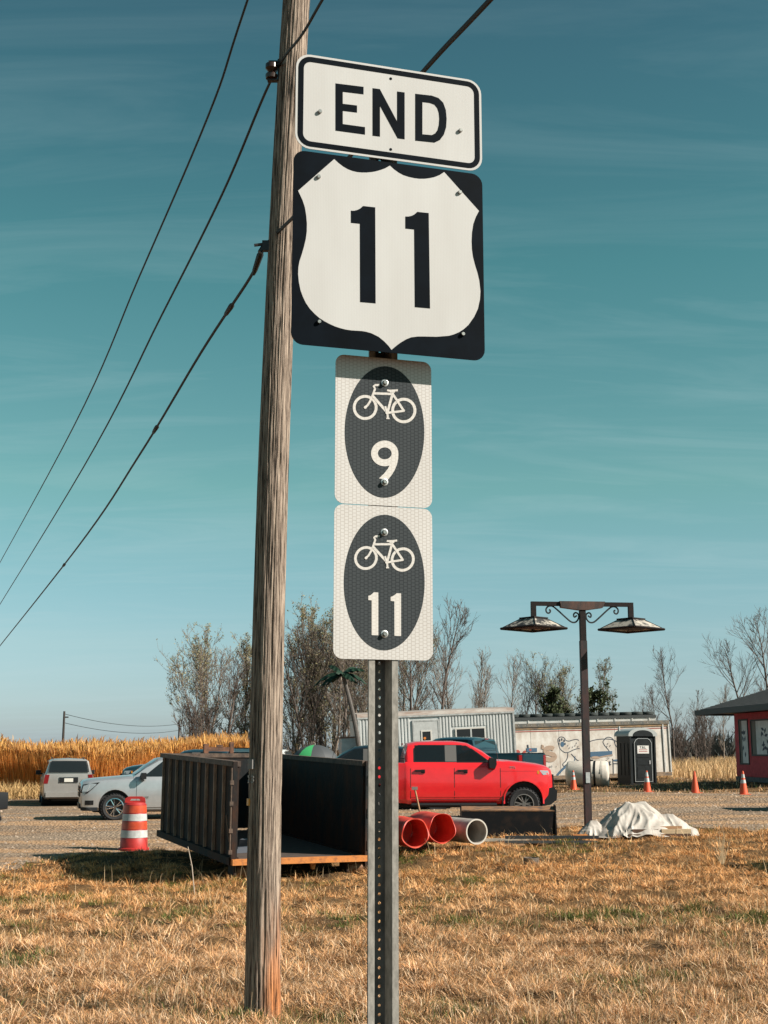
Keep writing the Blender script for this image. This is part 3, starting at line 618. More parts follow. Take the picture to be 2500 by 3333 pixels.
# bicycle route signs
BIKE = dict(w1=(557, 790), w2=(1062, 830))
def bike_marks(root, shape_fr, T, lift0):
    "bicycle pictogram; T maps sign-nine tracing coordinates to the sign"
    m = MB(); k = [0]
    def lf(): k[0] += 1; return lift0 + k[0] * .00012
    def loc2(p): return shape_fr(*T(*p))
    def stroke(pts, w):
        pts = [Vector(p) for p in pts]; L_, R_ = [], []
        for i, p in enumerate(pts):
            d = (pts[min(i + 1, len(pts) - 1)] - pts[max(i - 1, 0)]).normalized(); nn = Vector((-d.y, d.x)) * w / 2; L_.append(loc2(p + nn)); R_.append(loc2(p - nn))
        q = lf(); m.strip(L_, R_, lambda a, b: (a, -GAPB - q, b), lambda a, b: (a, -GAPB - lift0 + .0001, b), closed=False)
    def circ(c, r): return [(c[0] + r * math.cos(a * math.pi / 20), c[1] + r * 1.01 * math.sin(a * math.pi / 20)) for a in range(40)]
    for c, ro, ri in ((BIKE['w1'], 162, 126), (BIKE['w2'], 165, 128)):
        q = lf(); m.strip([loc2(p) for p in circ(c, ro)], [loc2(p) for p in circ(c, ri)], lambda a, b: (a, -GAPB - q, b), lambda a, b: (a, -GAPB - lift0 + .0001, b))
    stroke([(745, 497), (690, 497), (668, 512), (686, 545), (652, 640), (618, 715), (590, 760), (557, 787)], 28)
    stroke([(672, 606), (925, 614)], 30); stroke([(655, 640), (848, 858)], 34); stroke([(922, 585), (848, 856)], 32); stroke([(922, 622), (1066, 840)], 30); stroke([(846, 862), (1072, 834)], 28)
    stroke([(842, 566), (875, 572), (935, 570), (984, 566)], 26); stroke([(880, 584), (945, 584)], 24); stroke([(818, 776), (846, 866), (853, 930)], 26); stroke([(832, 935), (874, 935)], 18)
    q = lf(); P = [loc2(p) for p in circ((557, 790), 20)][::4]; m.prism(P, lambda a, b: (a, -GAPB - q, b), lambda a, b: (a, -GAPB - lift0 + .0001, b))
    q = lf(); P = [loc2(p) for p in circ((846, 858), 26)][::4]; m.prism(P, lambda a, b: (a, -GAPB - q, b), lambda a, b: (a, -GAPB - lift0 + .0001, b))
    m.build('bicycle_symbol', M['sign_bike_mark'], root)
def bike_sign(name, label, zoom, top, bot, cx_, xl, xr, oval, T, digits, bolts, ring9=None):
    ox, oy, sc = zoom; zT = on_sign(ox + cx_ / sc, oy + top / sc, GAPB)[1]; zB = on_sign(ox + cx_ / sc, oy + bot / sc, GAPB)[1]
    t = sroot(name, label, 'sign', zB); h = zT - zB
    plate(t, GAPB, xl, xr, 0, h, .027, M['sign_bike'], .0022)
    loc, shape, ring, bolt = sign_tools(t, GAPB, zoom)
    (ox_, oy_), (ra, rb) = oval
    shape('oval', [(ox_ + ra * math.cos(k * math.pi / 36), oy_ + rb * math.sin(k * math.pi / 36)) for k in range(72)], M['sign_oval'])
    bike_marks(t, loc, T, .0008)
    for D in digits: shape('digit', D, M['sign_bike_mark'], .0015, .0008)
    if ring9:
        (cx9, cy9), (ro, rp_), (ri, rq), oo, ii = ring9; m = MB()
        A = [loc(cx9 + ro * math.cos(k * math.pi / 20), cy9 + rp_ * math.sin(k * math.pi / 20)) for k in range(40)]; B = [loc(cx9 + ri * math.cos(k * math.pi / 20), cy9 + rq * math.sin(k * math.pi / 20)) for k in range(40)]
        m.strip(A, B, lambda a, b: (a, -GAPB - .0015, b), lambda a, b: (a, -GAPB - .0008, b))
        m.strip([loc(*p) for p in oo], [loc(*p) for p in ii], lambda a, b: (a, -GAPB - .0017, b), lambda a, b: (a, -GAPB - .0008, b), closed=False)
        m.build('digit', M['sign_bike_mark'], t)
    for p in bolts: bolt(*p, r=.007, ln=.012, washer=.0115)
bike_sign('bike_route_sign', 'bike route 9 sign with dark oval, half shaded under the shield sign', (1050, 1130, 4.0225), 145, 2075, 805, -.1525, .1535, ((812, 1110), (520, 860)), lambda x, y: (x, y), [],
          ((812, 470), (808, 1768)), ((812, 1392), (178, 168), (90, 78), [(991, 1392), (988, 1460), (974, 1530), (945, 1605), (905, 1672), (855, 1735)], [(903, 1400), (900, 1460), (885, 1525), (855, 1590), (805, 1655), (735, 1720)]))
s_ = (1048 - 567) / (1062 - 557)
bike_sign('bike_route_sign', 'bike route 11 sign with dark oval, lowest sign on the post', (1050, 1630, 4.0225), 75, 2080, 805, -.1535, .1530, ((808, 1070), (528, 887)), lambda x, y: (567 + (x - 557) * s_ , 750 + (y - 790) * s_ - (x - 557) * .037), 
          [[(672, 1197), (728, 1202), (728, 1763), (641, 1758), (641, 1304), (598, 1300), (598, 1245), (625, 1238), (645, 1222)], [(970, 1210), (1026, 1214), (1026, 1772), (940, 1768), (938, 1316), (890, 1312), (890, 1258), (917, 1250), (940, 1235)]], ((805, 415), (808, 1745)))

# ------------------------------------------------------------------ roll-off dumpster
M['rust_dark'] = mat('rust_dark', (.012, .0145, .016), rough=.75, color2=(.05, .022, .012), vscale=3.0, thr=(.36, .58), bump=.3, bscale=20, spec=.2, stretch=(1, 1, .45))
M['rust_edge'] = mat('rust_edge', (.15, .095, .065), rough=.75, color2=(.05, .032, .024), vscale=7, bump=.2)
M['rust_rib'] = mat('rust_rib', (.48, .32, .22), rough=.7, color2=(.16, .10, .075), vscale=6, stretch=(1, 1, .4))
M['rust_orange'] = mat('rust_orange', (.62, .22, .05), rough=.8, color2=(.30, .11, .04), vscale=9, thr=(.28, .5), bump=.2)
def make_dumpster():
    p = at(755, 2805, 22.5); ang = math.atan2(2.22, 5.7)
    zg = -.37
    t = thing('dumpster', 'open-ended black roll-off dumpster with rusty ribs behind the wooden pole', 'dumpster', (p.x, p.y, zg), ang, rx=R(1.2))
    W, L, zb, zt = 2.44, 6.1, .255, 1.895
    k = M['rust_dark']
    MB().box(.05, .09, .02, L, zb + .1, zt - .03).build('side_wall', k, t)
    MB().box(W - .09, W - .05, .02, L, zb + .1, zt - .03).build('side_wall', k, t)
    MB().box(.09, W - .09, L - .05, L, zb + .1, zt - .03).build('rear_wall', k, t)
    MB().box(.09, W - .09, .0, L - .05, zb + .02, zb + .06).build('floor', mat('dumpster_floor', (.05, .035, .028), .9, color2=(.09, .06, .045), vscale=6), t)
    for x0, x1 in ((-.03, .11), (W - .11, W - .0)): MB().box(x0, x1, 0, L + .02, zt - .03, zt + .06).build('top_rail', M['rust_edge'], t)
    MB().box(.11, W - .11, L - .07, L + .02, zt - .032, zt + .055).build('top_rail', M['rust_edge'], t)
    for x0, x1 in ((-.05, .12), (W - .12, W)): MB().box(x0, x1, .02, L, zb - .03, zb + .095).build('bottom_rail', M['rust_dark'], t)
    me = None
    for i in range(10):
        y = .12 + i * (L - .3) / 9
        if me is None:
            o = MB().prism([(-.005, .0), (.048, .0), (.048, .028), (-.005, .028)], lambda a, b: (a, b, zb + .09), lambda a, b: (a, b, zt - .028)).build('rib', M['rust_rib'], t); me = o.data
        else: o = link('rib', me, None, t)
        o.location.y = y
    # front posts, latch bar with lugs, hinges
    MB().box(-.03, .045, -.05, .06, zb + .07, zt + .055).build('corner_post', M['rust_dark'], t)
    MB().box(W - .06, W + .01, -.05, .06, zb + .07, zt + .055).build('corner_post', M['rust_dark'], t)
    m = MB(); m.tube([(-.06, -.06, zb + .2), (-.06, -.06, zt - .05)], .016, 8); 
    for z in (.45, .8, 1.25, 1.6): m.cbox((-.055, -.06, z), (.06, .06, .07))
    m.tube([(-.09, .1, 1.05), (-.07, -.05, .62)], .018, 6); m.build('latch_bar', M['rust_edge'], t, smooth=True)
    for z in (.5, 1.05, 1.62): MB().tube([(W + .05, -.03, z - .12), (W + .05, -.03, z + .12)], .03, 8).cbox((W + .01, -.03, z), (.08, .07, .16)).build('hinge', M['rust_edge'], t)
    # door folded back along the far side
    d = MB().box(W + .09, W + .16, .05, 2.4, zb + .08, zt + .02).build('door', M['rust_dark'], t)
    for i in range(6): MB().box(W + .16, W + .2, .1 + i * .42, .17 + i * .42, zb + .1, zt).build('door_rib', M['rust_edge'], d)
    # sill and rollers
    MB().box(-.02, W - .02, -.12, -.001, zb - .02, zb + .075).build('sill', M['rust_orange'], t)
    for x in (.1, W - .32):
        o = MB().lathe([(.10, 0), (.10, .26)], 20, 'x', (x, .12, .11)).build('roller', mat('roller_rust', (.20, .09, .04), .6, .3), t, smooth=True)
        MB().box(x - .06, x - .02, .0, .4, .06, zb).box(x + .28, x + .32, .0, .4, .06, zb).build('roller_bracket', M['rust_dark'], o)
    MB().prism([(-.05, 0), (.05, 0), (.03, -.12), (-.02, -.12)], lambda a, b: (1.45 + a, .02, zb - .02 + b), lambda a, b: (1.45 + a, .1, zb - .02 + b)).build('stop_lug', M['rust_orange'], t)
    for x in (.75, W - .85): MB().box(x, x + .1, .3, L, .05, zb - .005).build('skid_rail', M['rust_dark'], t)
    # a little junk left on the floor
    Mi = t.matrix_basis.copy(); bpy.context.view_layer.update()
    for i, (x, y, s, rz, cc, nm) in enumerate(((.55, 1.2, (.5, .12, .1), .4, (.06, .07, .09), 'dark bent scrap strip lying on the dumpster floor at left'), (.8, 2.0, (.35, .3, .16), .9, (.12, .13, .15), 'grey scrap box lying deep inside the dumpster'))):
        o = MB().prism([(-s[0] / 2, -s[1] / 2), (s[0] / 2, -s[1] / 2 * .8), (s[0] / 2 * .9, s[1] / 2), (-s[0] / 2 * .8, s[1] / 2 * .7)], lambda a, b: (a, b, 0), lambda a, b: (a * .8, b * .9, s[2])).build('scrap_piece', mat('scrap', cc, .5), None)
        o.matrix_world = t.matrix_world @ Matrix.Translation((x, y, zb + .062)) @ Matrix.Rotation(rz, 4, 'Z'); tag(o, nm, 'scrap')
    return t
dumpster = make_dumpster()

# ------------------------------------------------------------------ vehicles
class Shell:
    "car body lofted from half sections; each section is a list of (y, z), bottom centre to top centre"
    def __init__(self, st): self.st = sorted(st, key=lambda s: s[0])
    def sec(self, x):
        st = self.st
        if x <= st[0][0]: return st[0][1]
        for (xa, a), (xb, b) in zip(st, st[1:]):
            if x <= xb:
                t = (x - xa) / (xb - xa) if xb > xa else 0; return [(p[0] + (q[0] - p[0]) * t, p[1] + (q[1] - p[1]) * t) for p, q in zip(a, b)]
        return st[-1][1]
    def y(self, x, z):
        s = self.sec(x)
        for p, q in zip(s[2:-1], s[3:]):
            if p[1] <= z <= q[1] and q[1] > p[1]: return p[0] + (q[0] - p[0]) * (z - p[1]) / (q[1] - p[1])
        return max(p[0] for p in s)
    def mesh(self, fine=1):
        xs_ = []
        for (a, _), (b, _) in zip(self.st, self.st[1:]): xs_ += [a + (b - a) * k / fine for k in range(fine)]
        xs_.append(self.st[-1][0]); m = MB(); n = len(self.st[0][1]); ring = 2 * n - 2; V = []
        for x in xs_:
            s = self.sec(x); V += [(x, y, z) for y, z in s] + [(x, -y, z) for y, z in s[-2:0:-1]]
        Fs = [(i * ring + k, i * ring + (k + 1) % ring, (i + 1) * ring + (k + 1) % ring, (i + 1) * ring + k) for i in range(len(xs_) - 1) for k in range(ring)]
        Fs += [tuple(range(ring - 1, -1, -1)), tuple((len(xs_) - 1) * ring + k for k in range(ring))]
        return m.add(V, Fs)
    def patch(self, x0, x1, lo, hi, side, off=.004, nx=6, nz=3):
        "panel lying on the body side between lower and upper edges lo(x), hi(x)"
        V = []; Fs = []
        for i in range(nx + 1):
            x = x0 + (x1 - x0) * i / nx
            for j in range(nz + 1):
                z = lo(x) + (hi(x) - lo(x)) * j / nz; V.append((x, side * (self.y(x, z) + off), z))
        for i in range(nx):
            for j in range(nz): a = i * (nz + 1) + j; Fs.append((a, a + nz + 1, a + nz + 2, a + 1))
        return MB().add(V, Fs)
def boolean_cut(mb, cutters):
    me = bpy.data.meshes.new('b'); me.from_pydata(mb.v, [], mb.f); me.update()
    bm = bmesh.new(); bm.from_mesh(me); bmesh.ops.recalc_face_normals(bm, faces=bm.faces); bm.to_mesh(me); bm.free()
    o = bpy.data.objects.new('b', me); col.objects.link(o); tmp = [o]
    for c in cutters:
        mc = bpy.data.meshes.new('c'); mc.from_pydata(c.v, [], c.f); mc.update(); bm = bmesh.new(); bm.from_mesh(mc); bmesh.ops.recalc_face_normals(bm, faces=bm.faces); bm.to_mesh(mc); bm.free()
        oc = bpy.data.objects.new('c', mc); col.objects.link(oc); tmp.append(oc)
        md = o.modifiers.new('b', 'BOOLEAN'); md.object = oc; md.operation = 'DIFFERENCE'; md.solver = 'EXACT'
    dg = bpy.context.evaluated_depsgraph_get(); out = bpy.data.meshes.new_from_object(o.evaluated_get(dg))
    for q in tmp: bpy.data.objects.remove(q)
    return out
def paint(name, c, metal=.0, rough=.28, coat=.8, var=0.06): return mat(name, c, rough, metal, coat=coat, var=var, vscale=3)
M['red_paint'] = paint('red_paint', (.86, .02, .026), rough=.3)
M['silver_paint'] = paint('silver_paint', (.52, .535, .55), .55, .32, .6)
M['gold_silver'] = paint('gold_silver', (.40, .38, .36), .5, .4, .5)
M['blue_paint'] = paint('blue_paint', (.01, .035, .05)); M['black_paint'] = paint('black_paint', (.008, .01, .013)); M['white_paint'] = paint('white_paint', (.7, .7, .68))
M['taillight'] = mat('taillight', (.20, .006, .008), .25); M['lamp_glass'] = mat('lamp_glass', (.55, .56, .58), .15, .4)
M['amber'] = mat('amber', (.7, .25, .02), .3); M['trim_grey'] = mat('trim_grey', (.16, .15, .14), .5, .3)
M['seat_dark'] = mat('seat_dark', (.012, .012, .014), .8)
def wheel(parent, x, y, r, w, rimr, mr, spokes=6):
    s = 1 if y > 0 else -1
    prof = [(rimr, -w / 2 + .02), (r - .05, -w / 2), (r - .01, -w / 2 + .03), (r, -w / 4), (r, w / 4), (r - .01, w / 2 - .03), (r - .05, w / 2), (rimr, w / 2 - .02)]
    m = MB().lathe(prof, 30, 'y', closed=True)
    for k in range(30):                                   # tread lugs
        a = 2 * math.pi * k / 30
        for sy in (-1, 1):
            b = MB().box(-.02, .02, sy * w / 4 - .06, sy * w / 4 + .06, r - .01, r + .01).move(Matrix.Rotation(a + (.1 if sy > 0 else 0), 4, 'Y')); m.add(b.v, b.f)
    o = m.build('wheel', M['rubber'], parent, smooth=True); o.location = (x, y, r)
    yo = s * (w / 2 - .035)
    q = MB().lathe([(rimr + .005, s * (w / 2 - .015)), (rimr - .02, s * (w / 2 - .02)), (rimr - .035, yo - s * .09), (.02, yo - s * .1)], 30, 'y', cap=False)
    q.build('rim_barrel', M['black_metal'], o, smooth=True)
    q = MB().lathe([(.001, yo), (.05, yo), (.065, yo - s * .03), (.065, yo - s * .06)], 16, 'y', cap=False)
    for k in range(spokes):
        for da in (-.13, .13):
            a = 2 * math.pi * k / spokes; c0 = Vector((math.cos(a + da * .6) * .05, yo - s * .02, math.sin(a + da * .6) * .05)); c1 = Vector((math.cos(a + da * 1.5) * (rimr - .02), yo - s * .012, math.sin(a + da * 1.5) * (rimr - .02)))
            q.tube([c0, c1], [.022, .02], 5)
    q.lathe([(rimr + .004, s * (w / 2 - .012)), (rimr - .018, s * (w / 2 - .008)), (rimr - .022, s * (w / 2 - .03))], 30, 'y', cap=False)
    q.build('rim', mr, o, smooth=True)
def sec6(zb, w, zbelt, top, tuck=.10): return [(0, zb), (w - .14, zb), (w - tuck * .35, zb + .10), (w, zb + .38), (w - .01, zbelt - .12), (w - .05, zbelt)] + top
def window(parent, sh, x0, x1, lo, hi, name='side_window', mt=None, off=.006):
    for s in (1, -1): sh.patch(x0, x1, lo, hi, s, off).build(name, mt or M['glass'], parent, smooth=True)
def lin(xa, za, xb, zb_): return lambda x: za + (zb_ - za) * (x - xa) / (xb - xa)

def make_pickup(label, paint_mat, loc, rz, group=None):
    t = thing('pickup_truck', label, 'pickup truck', loc, rz, group)
    W = 1.0; hood = lambda w, z: [(w - .13, z + .02), (w * .6, z + .055), (w * .3, z + .07), (0, z + .075)]
    cab = lambda w, zg0, wt, zt_, zr: [(w - .075, zg0), (wt, zt_), (wt - .13, zr), (0, zr + .03)]
    bed = lambda w, z: [(w - .12, z), (w - .16, z - .05), (w * .5, z - .06), (0, z - .06)]
    st = [(.80, sec6(.52, .70, 1.16, hood(.70, 1.17))), (.745, sec6(.46, .86, 1.25, hood(.86, 1.265))), (.64, sec6(.42, .95, 1.31, hood(.95, 1.325))), (.45, sec6(.42, .98, 1.355, hood(.98, 1.37))), (.15, sec6(.42, .99, 1.39, hood(.99, 1.41))), (-.3, sec6(.42, W, 1.42, hood(W, 1.455))), (-.68, sec6(.42, W, 1.43, hood(W, 1.48))),
          (-.70, sec6(.42, W, 1.43, cab(W, 1.45, .90, 1.50, 1.51))), (-1.05, sec6(.42, W, 1.43, cab(W, 1.46, .855, 1.72, 1.77))), (-1.42, sec6(.42, W, 1.43, cab(W, 1.46, .80, 1.895, 1.955))), (-1.75, sec6(.42, W, 1.43, cab(W, 1.46, .79, 1.935, 1.995))), (-2.3, sec6(.42, W, 1.44, cab(W, 1.47, .79, 1.935, 1.995))), (-2.75, sec6(.42, W, 1.445, cab(W, 1.475, .79, 1.925, 1.98))), (-2.98, sec6(.42, W, 1.45, cab(W, 1.48, .80, 1.89, 1.935))),
          (-3.06, sec6(.44, W - .01, 1.45, cab(W, 1.48, .82, 1.6, 1.62))), (-3.07, sec6(.44, .985, 1.45, bed(.985, 1.46))), (-4.2, sec6(.48, .985, 1.46, bed(.985, 1.47))), (-4.80, sec6(.55, .975, 1.47, bed(.975, 1.48))), (-4.86, sec6(.62, .955, 1.46, bed(.955, 1.465)))]
    sh = Shell(st); m = sh.mesh(2)
    cut = []
    for x in (0, -3.98):
        cut.append(MB().lathe([(.50, -1.2), (.50, 1.2)], 28, 'y', (x, 0, .50)))
    me = boolean_cut(m, cut); me.materials.clear(); body = link('body', me, paint_mat, t, smooth=True, angle=28)
    for x in (0, -3.98):
        MB().lathe([(.49, -.86), (.49, .86)], 24, 'y', (x, 0, .5)).build('wheel_well', M['seat_dark'], t)
        for y in (-.86, .86): wheel(t, x, y, .415, .28, .255, M['trim_grey'])
    # glass
    zt = lambda x: 1.875 if x < -1.62 else 1.875 + (x + 1.62) * -.62
    window(t, sh, -2.80, -2.02, lambda x: 1.505, lambda x: min(1.905, 1.905), mt=M['glass'])
    window(t, sh, -1.72, -.95, lambda x: 1.495, lambda x: max(1.515, min(1.90, 1.90 - (x + 1.45) * .72)), mt=M['glass'])
    for s in (1, -1):
        sh.patch(-2.84, -1.70, lambda x: 1.475, lambda x: 1.915, s, .0025).build('window_trim', M['black_plastic'], t, smooth=True); sh.patch(-1.72, -.90, lambda x: 1.465, lambda x: max(1.50, min(1.915, 1.92 - (x + 1.45) * .72)), s, .003).build('window_trim', M['black_plastic'], t, smooth=True)
        sh.patch(-2.90, -.58, lambda x: .60, lambda x: .625, s, .012, 6, 1).build('sill_trim', M['red_paint'] if paint_mat is None else paint_mat, t)
    for s in (1, -1): sh.patch(-2.02, -1.72, lambda x: 1.49, lambda x: 1.905, s, .004).build('pillar_trim', M['trim_grey'], t, smooth=True)
    V = []
    for x in (-.76, -1.40):
        s = sh.sec(x); z0 = s[8][1]
        V += [(x + .012, -s[7][0] + .1, s[7][1] + .012 if x < -1 else s[8][1] + .015), (x + .012, -s[8][0] * .5, s[8][1] + .03), (x + .012, s[8][0] * .5, s[8][1] + .03), (x + .012, s[7][0] - .1, s[7][1] + .012 if x < -1 else s[8][1] + .015)]
    MB().add(V, [(0, 1, 5, 4), (1, 2, 6, 5), (2, 3, 7, 6)]).build('windshield', M['glass'], t, smooth=True)
    MB().add([(-3.055, -.72, 1.55), (-3.055, .72, 1.55), (-2.99, .68, 1.88), (-2.99, -.68, 1.88)], [(0, 1, 2, 3)]).move((-.012, 0, 0)).build('rear_window', M['glass'], t)
    # seams, handles, mirror, lights, bumpers
    for s in (1, -1):
        for x in (-2.92, -1.79, -.60):
            sh.patch(x - .007, x + .007, lambda q: .56, lambda q: 1.46, s, .0025, 1, 6).build('door_seam', M['seat_dark'], t)
        sh.patch(-2.9, -.6, lambda q: .535, lambda q: .55, s, .0025, 6, 1).build('door_seam', M['seat_dark'], t)
        for x in (-2.68, -1.58):
            z = 1.26; y = sh.y(x, z); MB().cbox((x, s * (y + .022), z), (.25, .035, .05)).cbox((x + .08, s * (y + .01), z - .015), (.1, .03, .09)).build('door_handle', M['black_plastic'], t)
        y = sh.y(-.8, 1.45)
        m = MB().prism([(-.11, -.13), (.05, -.15), (.10, -.03), (.09, .12), (-.08, .15), (-.12, .08)], lambda a, b: (-.80 + a, s * (y + .05), 1.44 + b), lambda a, b: (-.80 + a * .9, s * (y + .22), 1.45 + b * .9))
        m.tube([(-.82, s * (y - .03), 1.46), (-.80, s * (y + .1), 1.42)], .04, 6); m.build('side_mirror', M['black_plastic'], t, smooth=True)
        m = MB().prism([(.40, 1.27), (.64, 1.26), (.66, 1.17), (.5, 1.15)], lambda a, b: (a, s * (sh.y(a, b) - .06), b), lambda a, b: (a + .015, s * (sh.y(a, b) + .008), b)); o = m.build('headlight', M['lamp_glass'], t)
        sh.patch(.36, .41, lambda q: 1.18, lambda q: 1.26, s, .006, 1, 1).build('marker_lamp', M['amber'], o)
        sh.patch(-.52, -.14, lambda q: .445 + abs(q + .33) * .0, lambda q: .55, s, -.03, 1, 1)
        MB().cbox((-3.44, s * .9, .44), (.05, .2, .30)).build('mud_flap', M['black_plastic'], t)
        MB().cbox((-.54, s * .9, .44), (.05, .2, .34)).build('mud_flap', M['black_plastic'], t)
        MB().prism([(-4.80, .95), (-4.87, .95), (-4.86, 1.40), (-4.79, 1.40)], lambda a, b: (a, s * .975, b), lambda a, b: (a - .012, s * .78, b)).build('taillight', M['taillight'], t)
        MB().tube([(-.70, s * .93, .40), (-2.9, s * .93, .40)], .05, 8).build('side_step', M['black_plastic'], t)
        text('badge', 'Z71', .10, M['chrome'], t, Matrix.Translation((-.28, s * (sh.y(-.28, 1.36) + .018), 1.33)) @ (UP if s < 0 else Matrix.Rotation(math.pi, 4, 'Z') @ UP), bold=.003)
    MB().prism([(.47, .36), (.70, .40), (.86, .52), (.88, .76), (.78, .84), (.66, .82), (.54, .58)], lambda a, b: (a, -.93, b), lambda a, b: (a, .93, b)).build('front_bumper', M['black_plastic'], t)
    MB().box(.795, .83, -.72, .72, .82, 1.16).build('grille', M['black_plastic'], t)
    MB().box(-5.02, -4.85, -.93, .93, .56, .76).build('rear_bumper', M['black_plastic'], t)
    MB().box(-4.878, -4.862, -.72, .72, .80, 1.44).build('tailgate', paint_mat, t)
    MB().box(-3.09, -3.05, -.12, .12, 1.925, 1.955).build('brake_light', M['taillight'], t)
    MB().box(-2.85, -.9, -.7, .7, .7, 1.2).build('seats', M['seat_dark'], t)
    for x in (-1.75, -2.6):
        for y in (-.4, .4): MB().box(x - .08, x + .06, y - .17, y + .17, 1.2, 1.72).build('headrest', mat('seat_grey', (.10, .10, .105), .8) if (x, y) == (-1.75, -.4) else bpy.data.materials['seat_grey'], t)
    MB().lathe([(.17, -.012), (.19, -.012), (.19, .012), (.17, .012)], 20, 'x', (-1.28, .4, 1.38), closed=True).build('steering_wheel', M['black_plastic'], t)
    for s in (1, -1):
        for xc in (0, -3.98):
            A = [(xc + .535 * math.cos(R(a)), .50 + .535 * math.sin(R(a))) for a in range(-8, 189, 14)]; B = [(xc + .498 * math.cos(R(a)), .50 + .498 * math.sin(R(a))) for a in range(-8, 189, 14)]
            MB().strip(A, B, lambda a, b: (a, s * (sh.y(a, b) + .016), b), lambda a, b: (a, s * (sh.y(a, b) - .03), b), closed=False).build('arch_lip', paint_mat, t, smooth=True)
        sh.patch(-.62, .44, lambda q: 1.245, lambda q: 1.25, s, .002, 6, 1).build('crease_line', M['seat_dark'], t)
    MB().tube([(-.62, -.82, 1.48), (-.72, -.84, 2.0)], .006, 4).build('antenna', M['black_metal'], t)
    MB().box(-4.6, .5, -.6, .6, .32, .5).build('underbody', M['seat_dark'], t)
    return t
def repaint(t, old, new):
    def rec(o):
        for sl in getattr(o, 'material_slots', []):
            if sl.material == old: sl.link = 'OBJECT'; sl.material = new
        for c in o.children: rec(c)
    rec(t)
TRUCKY = 34.0
p = onground(1717, TRUCKY)
red = make_pickup('bright red four-door pickup truck parked behind the black loader bucket', M['red_paint'], (p.x - .17, p.y + .95, p.z), R(3))
GP = 'pickup trucks in the lot'; red['group'] = GP
def pickup(label, mt, px, Y, rz, dz=0):
    q = onground(px, Y, dz); c = copy_thing(red, label, q, rz, 1, GP); repaint(c, M['red_paint'], mt); return c
c = pickup('dark teal pickup truck, tail to the right, half hidden behind the red pickup', M['blue_paint'], 1360, 47.5, R(146)); q = onground(1728, 44.5, .06); c.location = (q.x + 4.8 * math.cos(R(146)), q.y + 4.8 * math.sin(R(146)), q.z)
pickup('black pickup truck whose cab roof shows above the dumpster beside the sign post', M['black_paint'], 1010, 41.5, R(178))
pickup('dark blue pickup truck mostly hidden behind the silver sport utility vehicle', M['blue_paint'], 480, 48.0, R(182))
c = copy_thing(red, 'white pickup truck at the left edge of which only the black mirror shows', (0, 0, 0), R(107), 1, GP); repaint(c, M['red_paint'], M['white_paint'])
q = at(14, 2566, 21.4) - Matrix.Rotation(R(107), 3, 'Z') @ Vector((-.80, -1.08, 0)); c.location = (q.x, q.y, g(q.x, q.y) - .02)

